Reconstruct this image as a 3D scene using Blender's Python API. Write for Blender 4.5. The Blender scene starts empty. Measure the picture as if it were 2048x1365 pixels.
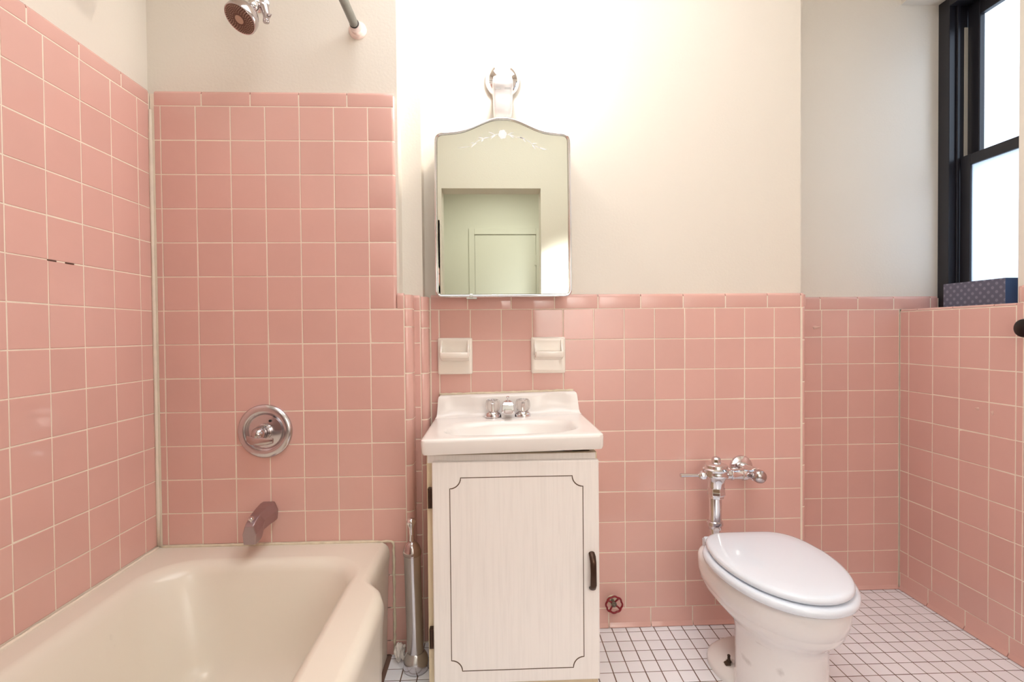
import bpy, bmesh, math, random
from mathutils import Vector, Matrix
random.seed(7)
C = bpy.context.scene.collection
S = bpy.context.scene
H = 1.0626                                   # camera height
# ------------------------------------------------------------------ camera
yaw, pit, rol = 0.0386407, 0.0159414, -0.0090250
cy_, sy_ = math.cos(yaw), math.sin(yaw); cp_, sp_ = math.cos(pit), math.sin(pit)
R0 = Vector((cy_, -sy_, 0)); F0 = Vector((cp_*sy_, cp_*cy_, -sp_)); U0 = Vector((sp_*sy_, sp_*cy_, cp_))
RR = R0*math.cos(rol) + U0*math.sin(rol); UU = -R0*math.sin(rol) + U0*math.cos(rol)
cam_d = bpy.data.cameras.new('camera'); cam = bpy.data.objects.new('camera', cam_d); C.objects.link(cam)
cam_d.sensor_width = 36.0; cam_d.lens = 17.8824; cam_d.clip_start = 0.02
M = Matrix((RR, UU, -F0)).transposed().to_4x4(); M.translation = Vector((0, 0, H))
cam.matrix_world = M
S.camera = cam
# ------------------------------------------------------------------ world, lights, exposure
S.view_settings.view_transform = 'Standard'; S.view_settings.look = 'None'
S.view_settings.gamma = 1.0; S.view_settings.use_curve_mapping = False
S.view_settings.exposure = -0.03
W = bpy.data.worlds.new('overcast_sky'); S.world = W; W.use_nodes = True
W.node_tree.nodes['Background'].inputs[0].default_value = (0.66, 0.81, 1.0, 1)
W.node_tree.nodes['Background'].inputs[1].default_value = 3.0
BULB_STRENGTH = 230.0

def light(name, kind, loc, target, power, color, **kw):
    d = bpy.data.lights.new(name, kind); o = bpy.data.objects.new(name, d); C.objects.link(o)
    d.energy = power; d.color = color
    for k, v in kw.items(): setattr(d, k, v)
    o.location = loc
    dr = Vector(target) - Vector(loc)
    o.rotation_euler = dr.to_track_quat('-Z', 'Y').to_euler()
    return o
# daylight window portal, added overhead fill with no fixture behind it, hallway ceiling light, flash bounced off the near wall
light('overhead_fill_bathroom', 'AREA', (0.25, 0.85, 2.66), (0.25, 0.85, 0), 22, (0.90, 0.95, 1.0), size=1.3)
light('ceiling_light_hall', 'AREA', (0.1, -0.95, 2.5), (0.1, -0.95, 0), 13, (1.0, 0.98, 0.92), size=0.4)
light('bounce_flash', 'SPOT', (0.33, 0.45, 1.40), (0.58, -0.12, 1.22), 150, (0.94, 0.97, 1.0), spot_size=math.radians(95), spot_blend=0.9, shadow_soft_size=0.04)
po = light('window_portal', 'AREA', (1.96, 1.77, 1.77), (0, 1.77, 1.77), 1, (1, 1, 1), shape='RECTANGLE', size=0.42, size_y=1.2)
po.data.cycles.is_portal = True

# ------------------------------------------------------------------ materials
def lin(c):
    return tuple((x/12.92 if x <= 0.04045 else ((x+0.055)/1.055)**2.4) for x in (v/255 for v in c))
def mat(name, rgb, rough=0.5, metal=0.0, spec=0.5, coat=0.0, bump=0.0, bscale=80, var=0.0, vscale=6, emit=None, estr=0):
    m = bpy.data.materials.new(name); m.use_nodes = True
    nt = m.node_tree; b = nt.nodes['Principled BSDF']
    col = lin(rgb) + (1,)
    b.inputs['Base Color'].default_value = col
    b.inputs['Roughness'].default_value = rough
    b.inputs['Metallic'].default_value = metal
    b.inputs['Specular IOR Level'].default_value = spec
    b.inputs['Coat Weight'].default_value = coat
    b.inputs['Coat Roughness'].default_value = 0.05
    if emit:
        b.inputs['Emission Color'].default_value = tuple(emit) + (1,); b.inputs['Emission Strength'].default_value = estr
    tc = nt.nodes.new('ShaderNodeTexCoord')
    if bump:
        n = nt.nodes.new('ShaderNodeTexNoise'); n.inputs['Scale'].default_value = bscale; n.inputs['Detail'].default_value = 4
        bp = nt.nodes.new('ShaderNodeBump'); bp.inputs['Strength'].default_value = bump; bp.inputs['Distance'].default_value = 0.002
        nt.links.new(tc.outputs['Object'], n.inputs['Vector']); nt.links.new(n.outputs['Fac'], bp.inputs['Height'])
        nt.links.new(bp.outputs['Normal'], b.inputs['Normal'])
    if var:
        n = nt.nodes.new('ShaderNodeTexNoise'); n.inputs['Scale'].default_value = vscale; n.inputs['Detail'].default_value = 3
        mx = nt.nodes.new('ShaderNodeMix'); mx.data_type = 'RGBA'
        mx.inputs[6].default_value = col; mx.inputs[7].default_value = tuple(c*(1-var) for c in col[:3]) + (1,)
        nt.links.new(tc.outputs['Object'], n.inputs['Vector']); nt.links.new(n.outputs['Fac'], mx.inputs[0])
        nt.links.new(mx.outputs[2], b.inputs['Base Color'])
    return m
def tile_mat(name, rgb, rough=0.08, tone=0.06, spec=0.5):
    m = mat(name, rgb, rough, spec=spec)
    nt = m.node_tree; b = nt.nodes['Principled BSDF']
    a = nt.nodes.new('ShaderNodeAttribute'); a.attribute_name = 'tone'
    tc = nt.nodes.new('ShaderNodeTexCoord')
    n = nt.nodes.new('ShaderNodeTexNoise'); n.inputs['Scale'].default_value = 9; n.inputs['Detail'].default_value = 3
    nt.links.new(tc.outputs['Object'], n.inputs['Vector'])
    ad = nt.nodes.new('ShaderNodeMath'); ad.operation = 'ADD'
    nt.links.new(a.outputs['Fac'], ad.inputs[0]); nt.links.new(n.outputs['Fac'], ad.inputs[1])
    mr = nt.nodes.new('ShaderNodeMapRange'); mr.inputs['From Min'].default_value = 0; mr.inputs['From Max'].default_value = 1.6
    mr.inputs['To Min'].default_value = 1-tone; mr.inputs['To Max'].default_value = 1+tone*0.6
    nt.links.new(ad.outputs[0], mr.inputs['Value'])
    h = nt.nodes.new('ShaderNodeHueSaturation'); h.inputs['Color'].default_value = lin(rgb)+(1,)
    nt.links.new(mr.outputs[0], h.inputs['Value']); nt.links.new(h.outputs[0], b.inputs['Base Color'])
    n2 = nt.nodes.new('ShaderNodeTexNoise'); n2.inputs['Scale'].default_value = 28; n2.inputs['Detail'].default_value = 1
    nt.links.new(tc.outputs['Object'], n2.inputs['Vector'])
    bp = nt.nodes.new('ShaderNodeBump'); bp.inputs['Strength'].default_value = 0.12; bp.inputs['Distance'].default_value = 0.002
    nt.links.new(n2.outputs['Fac'], bp.inputs['Height']); nt.links.new(bp.outputs['Normal'], b.inputs['Normal'])
    return m

paint = mat('cream_wall_paint', (231, 223, 211), 0.45, bump=0.25, bscale=120)
ceil_paint = mat('ceiling_paint', (240, 232, 218), 0.7)
hall_paint = mat('hall_paint', (226, 224, 213), 0.5)
pink = tile_mat('pink_glazed_tile', (224, 178, 167), 0.07)
grout = mat('cream_grout', (250, 236, 218), 0.9, spec=0.2, bump=0.3, bscale=200, var=0.15, vscale=30)
floor_tile = tile_mat('white_mosaic_tile', (251, 250, 255), 0.16, 0.05)
floor_grout = mat('brown_floor_grout', (140, 112, 100), 0.9, spec=0.1, var=0.5, vscale=9)
caulk_m = mat('yellowed_caulk', (248, 234, 206), 0.7, var=0.4, vscale=40, bump=0.6, bscale=90)
enamel = mat('cream_enamel', (238, 229, 214), 0.24, var=0.05, vscale=4, coat=0.1)
porcelain = mat('white_porcelain', (246, 244, 244), 0.06, coat=0.5)
seat_m = mat('white_seat_plastic', (236, 244, 255), 0.1, coat=0.3)
marble = mat('white_cultured_marble', (240, 234, 229), 0.22, coat=0.12)
soap_m = mat('ivory_ceramic', (250, 243, 232), 0.08, coat=0.5)
chrome = mat('chrome', (226, 224, 226), 0.06, 1.0)
chrome2 = mat('worn_chrome', (206, 196, 196), 0.16, 1.0, var=0.25, vscale=50)
steel = mat('brushed_steel', (216, 214, 218), 0.20, 1.0, var=0.08, vscale=30)
spout_m = mat('dull_nickel', (176, 160, 164), 0.34, 1.0)
dark_m = mat('dark_rubber', (40, 34, 34), 0.5)
face_m = mat('brown_nozzle_face', (104, 74, 62), 0.45)
nozzle_m = mat('pale_nozzle', (190, 160, 140), 0.35)
blackf = mat('black_window_enamel', (34, 32, 38), 0.35, var=0.2, vscale=10)
black_m = mat('black_plastic', (20, 15, 15), 0.3)
brass = mat('dark_antique_bronze', (82, 60, 48), 0.35, 0.7, var=0.4, vscale=60)
red_m = mat('red_enamel', (138, 26, 36), 0.3)
verd = mat('tarnished_steel', (142, 142, 136), 0.35, 0.5, var=0.4, vscale=25)
tissue_m = mat('white_tissue', (236, 226, 218), 0.9)
white_pl = mat('white_plastic', (240, 236, 230), 0.3)
smudge_m = mat('plaster_smudge', (226, 190, 176), 0.8)
scuff_m = mat('grey_scuff', (186, 176, 168), 0.5)
rust_m = mat('rusty_bolt', (74, 54, 36), 0.7, var=0.5, vscale=200)
crack_m = mat('missing_grout_brown', (92, 60, 50), 0.9)  # dark brown of joints where the grout is missing
mirror_m = mat('mirror_glass', (222, 227, 215), 0.0, 1.0)
etch_m = mat('frosted_etching', (250, 250, 250), 0.6, emit=None)
def wood_mat():
    m = mat('whitewashed_woodgrain', (232, 218, 206), 0.35)
    nt = m.node_tree; b = nt.nodes['Principled BSDF']
    tc = nt.nodes.new('ShaderNodeTexCoord'); mp = nt.nodes.new('ShaderNodeMapping'); mp.inputs['Scale'].default_value = (60, 60, 2.2)
    n = nt.nodes.new('ShaderNodeTexNoise'); n.inputs['Scale'].default_value = 2.2; n.inputs['Detail'].default_value = 6; n.inputs['Distortion'].default_value = 0.8
    cr = nt.nodes.new('ShaderNodeValToRGB')
    cr.color_ramp.elements[0].position = 0.33; cr.color_ramp.elements[0].color = lin((245, 239, 234))+(1,)
    cr.color_ramp.elements[1].position = 0.55; cr.color_ramp.elements[1].color = lin((250, 244, 239))+(1,)
    nt.links.new(tc.outputs['Object'], mp.inputs[0]); nt.links.new(mp.outputs[0], n.inputs['Vector'])
    nt.links.new(n.outputs['Fac'], cr.inputs[0]); nt.links.new(cr.outputs[0], b.inputs['Base Color'])
    return m
wood = wood_mat()
cab_edge = mat('cream_cabinet_edge', (226, 208, 176), 0.5)
groove_m = mat('brown_groove', (96, 76, 58), 0.6)
def glass_thin(name, frost):
    m = bpy.data.materials.new(name); m.use_nodes = True; nt = m.node_tree; nt.nodes.clear()
    out = nt.nodes.new('ShaderNodeOutputMaterial'); tr = nt.nodes.new('ShaderNodeBsdfTransparent'); gl = nt.nodes.new('ShaderNodeBsdfGlossy')
    gl.inputs['Roughness'].default_value = 0.25 if frost else 0.0
    mx = nt.nodes.new('ShaderNodeMixShader'); mx.inputs[0].default_value = 0.06
    if frost:
        tl = nt.nodes.new('ShaderNodeBsdfTranslucent'); tl.inputs[0].default_value = (0.95, 0.97, 1, 1)
        m2 = nt.nodes.new('ShaderNodeMixShader'); m2.inputs[0].default_value = 0.75
        nt.links.new(tr.outputs[0], m2.inputs[1]); nt.links.new(tl.outputs[0], m2.inputs[2]); nt.links.new(m2.outputs[0], mx.inputs[1])
    else:
        nt.links.new(tr.outputs[0], mx.inputs[1])
    nt.links.new(gl.outputs[0], mx.inputs[2]); nt.links.new(mx.outputs[0], out.inputs[0])
    return m
pane_clear = glass_thin('clear_pane', False); pane_frost = glass_thin('frosted_pane', True)
def acrylic_mat():
    m = mat('clear_acrylic', (255, 250, 246), 0.04); b = m.node_tree.nodes['Principled BSDF']
    b.inputs['Transmission Weight'].default_value = 0.85; b.inputs['IOR'].default_value = 1.45
    return m
acrylic = acrylic_mat()
bulb_m = mat('lit_bulb', (255, 250, 240), 0.3, emit=(1.0, 0.94, 0.85), estr=BULB_STRENGTH)
def box_mat():
    m = mat('blue_grey_patterned_card', (84, 84, 100), 0.55)
    nt = m.node_tree; b = nt.nodes['Principled BSDF']; L = nt.links
    tc = nt.nodes.new('ShaderNodeTexCoord'); sp = nt.nodes.new('ShaderNodeSeparateXYZ'); L.new(tc.outputs['Object'], sp.inputs[0])
    def mth(op, a, bb=None):
        n = nt.nodes.new('ShaderNodeMath'); n.operation = op
        for i, v in enumerate((a, bb)):
            if v is None: continue
            if isinstance(v, (int, float)): n.inputs[i].default_value = v
            else: L.new(v, n.inputs[i])
        return n.outputs[0]
    # staggered lattice of small rings inside lighter diamonds, on the long (local Y-Z) faces
    s = mth('ADD', sp.outputs[1], sp.outputs[0])
    a = mth('DIVIDE', s, 0.0285); c = mth('DIVIDE', sp.outputs[2], 0.0285)
    p = mth('PINGPONG', mth('ADD', a, c), 0.5); q = mth('PINGPONG', mth('SUBTRACT', a, c), 0.5)
    d = mth('SQRT', mth('ADD', mth('MULTIPLY', mth('SUBTRACT', p, 0.5), mth('SUBTRACT', p, 0.5)), mth('MULTIPLY', mth('SUBTRACT', q, 0.5), mth('SUBTRACT', q, 0.5))))
    ring = mth('SUBTRACT', 1.0, mth('MINIMUM', 1.0, mth('MULTIPLY', mth('ABSOLUTE', mth('SUBTRACT', d, 0.16)), 12.0)))
    dia = mth('SUBTRACT', 1.0, mth('MINIMUM', 1.0, mth('MULTIPLY', d, 2.6)))
    fac = mth('MINIMUM', 1.0, mth('ADD', mth('MULTIPLY', ring, 0.7), mth('MULTIPLY', dia, 0.6)))
    mx = nt.nodes.new('ShaderNodeMix'); mx.data_type = 'RGBA'
    mx.inputs[6].default_value = lin((92, 92, 110))+(1,); mx.inputs[7].default_value = lin((136, 134, 150))+(1,)
    L.new(fac, mx.inputs[0]); L.new(mx.outputs[2], b.inputs['Base Color'])
    return m
box_card = box_mat(); box_blue = mat('blue_card', (74, 98, 140), 0.5)

def spots(m, lst):                     # stains with a place and shape of their own, in object space
    nt = m.node_tree; b = nt.nodes['Principled BSDF']; L = nt.links
    tc = nt.nodes.new('ShaderNodeTexCoord'); nz = nt.nodes.new('ShaderNodeTexNoise'); nz.inputs['Scale'].default_value = 60
    L.new(tc.outputs['Object'], nz.inputs['Vector'])
    for (c, r, col, k) in lst:
        mp = nt.nodes.new('ShaderNodeMapping'); mp.vector_type = 'TEXTURE'
        mp.inputs['Location'].default_value = c; mp.inputs['Scale'].default_value = r
        L.new(tc.outputs['Object'], mp.inputs[0])
        ln = nt.nodes.new('ShaderNodeVectorMath'); ln.operation = 'LENGTH'; L.new(mp.outputs[0], ln.inputs[0])
        ad = nt.nodes.new('ShaderNodeMath'); ad.operation = 'MULTIPLY_ADD'; L.new(nz.outputs['Fac'], ad.inputs[0]); ad.inputs[1].default_value = 0.9; L.new(ln.outputs['Value'], ad.inputs[2])
        mr = nt.nodes.new('ShaderNodeMapRange'); mr.inputs['From Min'].default_value = 0.7; mr.inputs['From Max'].default_value = 1.45
        mr.inputs['To Min'].default_value = k; mr.inputs['To Max'].default_value = 0; L.new(ad.outputs[0], mr.inputs['Value'])
        mx = nt.nodes.new('ShaderNodeMix'); mx.data_type = 'RGBA'; mx.inputs[7].default_value = lin(col)+(1,)
        L.new(mr.outputs[0], mx.inputs[0])
        bc = b.inputs['Base Color']
        if bc.is_linked: L.new(bc.links[0].from_socket, mx.inputs[6])
        else: mx.inputs[6].default_value = bc.default_value
        L.new(mx.outputs[2], bc)
spots(enamel, [((-0.235, 0.375, 0.31), (0.018, 0.018, 0.03), (150, 138, 128), 0.55)])
toilet_porcelain = mat('scuffed_porcelain', (246, 244, 244), 0.06, coat=0.5)
spots(toilet_porcelain, [((-0.062, -0.135, 0.165), (0.012, 0.03, 0.022), (150, 140, 136), 0.6), ((-0.098, -0.06, 0.14), (0.02, 0.035, 0.012), (150, 140, 136), 0.5), ((-0.075, -0.11, 0.215), (0.03, 0.03, 0.004), (160, 150, 146), 0.5), ((-0.094, 0.070, 0.045), (0.020, 0.020, 0.02), (96, 78, 50), 0.8)])

# ------------------------------------------------------------------ mesh helpers
def finish(name, bm, m, parent=None, smooth=False, bevel=0, bseg=2, subsurf=0, auto=None):
    me = bpy.data.meshes.new(name); bmesh.ops.recalc_face_normals(bm, faces=bm.faces)
    bm.to_mesh(me); bm.free()
    o = bpy.data.objects.new(name, me); C.objects.link(o)
    for mm in (m if isinstance(m, (list, tuple)) else [m]): me.materials.append(mm)
    if parent: o.parent = parent
    if smooth:
        me.polygons.foreach_set('use_smooth', [True]*len(me.polygons))
        if auto: me.set_sharp_from_angle(angle=math.radians(auto))
    if bevel:
        b = o.modifiers.new('bevel', 'BEVEL'); b.width = bevel; b.segments = bseg; b.limit_method = 'ANGLE'; b.angle_limit = math.radians(35)
    if subsurf:
        s = o.modifiers.new('sub', 'SUBSURF'); s.levels = subsurf; s.render_levels = subsurf
    return o
class NB:
    pass
def newbm(): return bmesh.new()
def box(bm, x0, x1, y0, y1, z0, z1):
    vs = [bm.verts.new(p) for p in ((x0,y0,z0),(x1,y0,z0),(x1,y1,z0),(x0,y1,z0),(x0,y0,z1),(x1,y0,z1),(x1,y1,z1),(x0,y1,z1))]
    for f in ((0,3,2,1),(4,5,6,7),(0,1,5,4),(1,2,6,5),(2,3,7,6),(3,0,4,7)): bm.faces.new([vs[i] for i in f])
def basis(d):
    d = Vector(d).normalized(); a = Vector((0,0,1)) if abs(d.z) < 0.9 else Vector((1,0,0))
    u = d.cross(a).normalized(); v = d.cross(u).normalized()
    return d, u, v
def loft(bm, rings, cap0=True, cap1=True, closed=True):
    R = [[bm.verts.new(p) for p in r] for r in rings]
    n = len(R[0])
    for a, b in zip(R, R[1:]):
        for i in range(n if closed else n-1):
            j = (i+1) % n
            try: bm.faces.new((a[i], a[j], b[j], b[i]))
            except ValueError: pass
    if cap0: bm.faces.new(R[0][::-1])
    if cap1: bm.faces.new(R[-1])
    return R
def lathe(bm, origin, axis, prof, seg=40, cap=True, scallop=None):
    o = Vector(origin); d, u, v = basis(axis)
    rings = []
    for k, (r, h) in enumerate(prof):
        r = max(r, 1e-5)
        ring = []
        for i in range(seg):
            t = 2*math.pi*i/seg; rr = r
            if scallop and scallop[1] <= h <= scallop[2]: rr = r*(1+scallop[3]*math.cos(scallop[0]*t))
            ring.append(o + d*h + (u*math.cos(t) + v*math.sin(t))*rr)
        rings.append(ring)
    loft(bm, rings, cap, cap)
def tube(bm, pts, rad, seg=16):
    pts = [Vector(p) for p in pts]; n = len(pts)
    rads = rad if isinstance(rad, (list, tuple)) else [rad]*n
    d0 = (pts[1]-pts[0]).normalized(); _, u, v = basis(d0)
    rings = []
    for i, p in enumerate(pts):
        d = (pts[min(i+1, n-1)] - pts[max(i-1, 0)]).normalized()
        u = (u - d*u.dot(d)).normalized(); v = d.cross(u)
        rings.append([p + (u*math.cos(2*math.pi*k/seg) + v*math.sin(2*math.pi*k/seg))*rads[i] for k in range(seg)])
    loft(bm, rings)
def empty(name, loc=(0,0,0)):
    o = bpy.data.objects.new(name, None); C.objects.link(o); o.location = loc; o.empty_display_size = 0.05
    return o
def tag(o, label, cat, group=None):
    o['label'] = label; o['category'] = cat
    if group: o['group'] = group
    return o
def struct(o):
    o['kind'] = 'structure'; return o
def P(o, name, bm, m, **k):          # a part under thing o, vertices given in world space
    q = finish(name, bm, m, parent=o, **k)
    w = Vector((0,0,0)); a = o
    while a: w += a.location; a = a.parent
    q.data.transform(Matrix.Translation(-w))
    return q
def place(o, loc):                   # move the origin of a single-mesh thing to its base without moving its shape
    o.data.transform(Matrix.Translation(-Vector(loc))); o.location = loc; return o

# ------------------------------------------------------------------ tiling
p = 0.1095
class Tiler:
    """tiles on the plane through O with axes U (horizontal), V (up) and outward normal N; one mesh per wall"""
    def __init__(s, O, U, N, V=(0,0,1)):
        s.O, s.U, s.N, s.V = Vector(O), Vector(U), Vector(N), Vector(V)
        s.bm = bmesh.new(); s.lay = s.bm.loops.layers.float_color.new('tone'); s.flip = s.U.cross(s.V).dot(s.N) < 0
        s.g = bmesh.new()
    def w(s, u, v, n): return s.O + s.U*u + s.V*v + s.N*n
    def face(s, vs, t, sm=False):
        f = s.bm.faces.new(vs[::-1] if s.flip else vs); f.smooth = sm
        for l in f.loops: l[s.lay] = (t, t, t, 1)
    def tile(s, u0, u1, v0, v1, gap=0.0032, e=0.0018, dep=0.0008, tilt=0.004):
        if u1-u0 < 0.008 or v1-v0 < 0.006: return
        j = lambda: random.uniform(-0.0002, 0.0002)
        u0 += gap/2+j(); u1 -= gap/2+j(); v0 += gap/2+j(); v1 -= gap/2+j()
        t = random.random(); a, b = random.gauss(0, tilt), random.gauss(0, tilt); n0 = random.uniform(-0.0002, 0.0002)
        cu, cv = (u0+u1)/2, (v0+v1)/2
        def ring(ins, n): return [s.bm.verts.new(s.w(u, v, n+n0+(u-cu)*a+(v-cv)*b)) for u, v in ((u0+ins, v0+ins), (u1-ins, v0+ins), (u1-ins, v1-ins), (u0+ins, v1-ins))]
        rs = [ring(0, -0.004), ring(0, -dep), ring(e*0.35, -dep*0.35), ring(e, 0)]
        for A, B in zip(rs, rs[1:]):
            for i in range(4): s.face([A[i], A[(i+1)%4], B[(i+1)%4], B[i]], t)
        s.face(rs[-1], t)
    def strip(s, prof, a0, a1, along='u', gap=0.0030):
        """extruded trim piece; prof = [(cross, n)] ordered, along u or v"""
        a0 += gap/2; a1 -= gap/2
        if a1-a0 < 0.004: return
        t = random.random()
        k = [(a0, 0.0012), (a0+0.001, 0.0003), (a0+0.0022, 0), (a1-0.0022, 0), (a1-0.001, 0.0003), (a1, 0.0012)]
        rows = []
        for a, dn in k:
            rows.append([s.bm.verts.new(s.w(a, c, n-dn) if along == 'u' else s.w(c, a, n-dn)) for c, n in prof])
        for A, B in zip(rows, rows[1:]):
            for i in range(len(prof)-1):
                q = [A[i], B[i], B[i+1], A[i+1]]
                s.face(q if along == 'u' else q[::-1], t, True)
        s.face(rows[0] if along != 'u' else rows[0][::-1], t); s.face(rows[-1][::-1] if along != 'u' else rows[-1], t)
    def groutstrip(s, prof, a0, a1):
        lo = prof[1:]; c0, c1 = prof[2][0], prof[-1][0]
        def ins(c, n):
            k = min(1.0, max(0.0, (c-c0)/(c1-c0))); return c-0.0009*k, n-0.0009*(1-k)
        rows = [[s.g.verts.new(s.w(ins(c, n)[0], a, ins(c, n)[1])) for c, n in lo] for a in (a0, a1)]
        for i in range(len(lo)-1): s.g.faces.new((rows[0][i], rows[1][i], rows[1][i+1], rows[0][i+1]))
    def grid(s, us, vs, skip=None):
        for a, b in zip(us, us[1:]):
            for c, d in zip(vs, vs[1:]):
                if skip and skip((a+b)/2, (c+d)/2): continue
                s.tile(a, b, c, d)
    def groutpatch(s, u0, u1, v0, v1, n=-0.0009, back=-0.010):
        g = s.g
        vs = [g.verts.new(s.w(u, v, k)) for k in (back, n) for u, v in ((u0,v0),(u1,v0),(u1,v1),(u0,v1))]
        for f in ((0,1,2,3),(4,5,6,7),(0,1,5,4),(1,2,6,5),(2,3,7,6),(3,0,4,7)): g.faces.new([vs[i] for i in f])
    def done(s, parent, name='tile_cladding', tm=None, gm=None):

        me = bpy.data.meshes.new(name); s.bm.to_mesh(me); s.bm.free()
        o = bpy.data.objects.new(name, me); C.objects.link(o); me.materials.append(tm or pink); o.parent = parent
        q = finish('grout_bed', s.g, gm or grout, parent=parent or o)
        return o
def capprof(v0, v1, r=0.011, back=-0.012):
    pr = [(v0, -0.004), (v0, -0.0012), (v0+0.0008, -0.0003), (v0+0.002, 0)]
    for i in range(9):
        t = math.pi/2*i/8; pr.append((v1-r+r*math.sin(t), -r+r*math.cos(t)))
    pr.append((v1, back)); return pr
def bullprof(c0, c1, back):        # vertical bullnose: flat from c0, rounding at c1 back to depth
    r = abs(c1-c0); sgn = 1 if c1 > c0 else -1
    pr = [(c0, -0.004), (c0, -0.001), (c0+sgn*0.001, 0)]
    for i in range(1, 11):
        t = math.pi/2*i/10; pr.append((c0+sgn*r*math.sin(t), -r+r*math.cos(t)))
    pr.append((c1, back)); return pr
def gridlines(first, lo, hi, step=p):
    k0 = math.ceil((lo-first)/step + 0.04); out = [lo]
    k = k0
    while first+k*step < hi-0.004: out.append(first+k*step); k += 1
    out.append(hi); return out

XL, YA, YP, YM, YR, XR = -1.0875, 1.6803, 1.740, 1.7992, 2.0072, 1.6566
YN = -0.12                            # near wall
ZC = 2.70
# ------------------------------------------------------------------ room shell
bm = newbm(); box(bm, -1.25, 2.02, -0.27, 2.2, -0.12, -0.0012)
floor = struct(finish('floor', bm, floor_grout))
bm = newbm(); box(bm, -1.25, 2.02, -0.27, 2.2, ZC, ZC+0.1)
struct(finish('ceiling', bm, ceil_paint))
bm = newbm(); box(bm, -1.25, XL-0.011, YN, 2.2, -0.0012, ZC)
w_left = struct(finish('wall_left', bm, paint))
bm = newbm(); box(bm, XL-0.011, -0.304, YA+0.010, 2.2, -0.0012, ZC); box(bm, -0.304, -0.275, YA+0.0095, 1.80, -0.0012, 1.185)
w_alc = struct(finish('wall_alcove', bm, paint))
bm = newbm(); box(bm, -0.304, -0.236, YP+0.012, 2.2, -0.0012, ZC); box(bm, -0.275, -0.2295, YP+0.0095, 1.82, -0.0012, 1.185)
w_pier = struct(finish('wall_pier', bm, paint))
bm = newbm(); box(bm, -0.236, 1.122, YM+0.0105, 2.2, -0.0012, ZC); box(bm, 1.122, 1.128, YM+0.0105, 2.02, -0.0012, 1.185)
w_far = struct(finish('wall_far', bm, paint))
bm = newbm(); box(bm, 1.122, 2.02, YR+0.0105, 2.2, -0.0012, ZC)
w_rec = struct(finish('wall_recess', bm, paint))
SILL, HEAD, YJ = 1.1435, 2.378, 1.552
bm = newbm()
box(bm, XR+0.0105, 2.02, YN, YR+0.0105, -0.0012, SILL-0.011)
box(bm, XR+0.0105, 2.02, YN, YR+0.0105, HEAD, ZC)
box(bm, XR+0.0105, 2.02, YN, YJ, SILL-0.011, HEAD)
w_right = struct(finish('wall_right', bm, paint))
bm = newbm()                           # near wall with doorway
DX0, DX1, DZ = -0.338, 0.342, 2.055
box(bm, -1.25, DX0, YN-0.15, YN, -0.0012, ZC); box(bm, DX1, 2.02, YN-0.15, YN, -0.0012, ZC); box(bm, DX0, DX1, YN-0.15, YN, DZ, ZC)
w_near = struct(finish('wall_near', bm, paint))
# hallway seen in the mirror
bm = newbm(); box(bm, -1.6, 1.9, -1.86, -0.27, -0.1, 0)
struct(finish('floor', bm, mat('hall_floor_wood', (150, 112, 80), 0.3)))
bm = newbm(); box(bm, -1.6, 1.9, -1.86, -0.27, 2.60, 2.7)
struct(finish('ceiling', bm, ceil_paint))
bm = newbm(); box(bm, -1.6, 1.9, -1.86, -1.74, 0, 2.60)
struct(finish('wall_hall', bm, hall_paint))
bm = newbm(); box(bm, -0.62, -0.50, -1.74, -0.27, 0, 2.60)
struct(finish('wall_hall_left', bm, hall_paint))
bm = newbm(); box(bm, 1.2, 1.32, -1.74, -0.27, 0, 2.60)
struct(finish('wall_hall_right', bm, hall_paint))
dr = struct(empty('door_1', (0.14, -1.74, 0)))
bm = newbm(); box(bm, -0.165, 0.445, -1.745, -1.732, 0.01, 2.045)
P(dr, 'door_leaf', bm, hall_paint, bevel=0.002)
bm = newbm()
for a in ((-0.225, -0.170, -1.74, -1.718, 0, 2.11), (0.450, 0.505, -1.74, -1.718, 0, 2.11), (-0.170, 0.450, -1.74, -1.718, 2.05, 2.11)): box(bm, *a)
P(dr, 'door_casing', bm, hall_paint, bevel=0.004)
bm = newbm(); lathe(bm, (0.449, -1.722, 1.74), (0,0,1), [(0.006, 0), (0.006, 0.1)], 12); box(bm, 0.43, 0.466, -1.735, -1.727, 1.745, 1.835)
P(dr, 'hinge', bm, hall_paint)

# ---- left wall tiles
T = Tiler((XL, 0, 0), (0, 1, 0), (1, 0, 0))
rowsA = [0.3765+k*p for k in range(14)]           # up to 1.8000
rowsA[-1] = 1.7999; rowsA[0] = 0.3835
us = gridlines(1.1848, YN, YA-0.003)
T.grid(us, rowsA)
sm = [YN+0.02]; 
k = 1.252-0.153*8
while k < YA: 
    if k > YN: sm.append(k)
    k += 0.153
sm = [YN]+[s_ for s_ in sm if s_ > YN+0.03]+[YA-0.003]
for a, b in zip(sm, sm[1:]): T.strip(capprof(1.8010, 1.8495), a, b)
T.groutpatch(YN, YA, 0.3, 1.838)
T.done(w_left)
bm = newbm()
for y0, y1 in ((1.292, 1.318), (1.345, 1.372)): box(bm, XL-0.002, XL+0.0004, y0, y1, 1.2500, 1.2535)
finish('open_joint', bm, crack_m, parent=w_left)

# ---- alcove wall tiles
T = Tiler((0, YA, 0), (1, 0, 0), (0, -1, 0))
xA = [XL+0.012] + [-0.8360+k*p for k in range(-2, 5)]       # ... -0.398
XB = -0.2885
fl = [0.003, 0.048] + rowsA[1:]
T.grid(xA, rowsA)
low = [0.0] + [0.048+0.0] + []
lowrows = [0.0] + [0.3765-p*k for k in (3, 2, 1, 0)] + rowsA[1:]
lowrows = sorted(v for v in lowrows if v <= 1.1440)
T.grid([-0.398, XB], lowrows)
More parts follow.
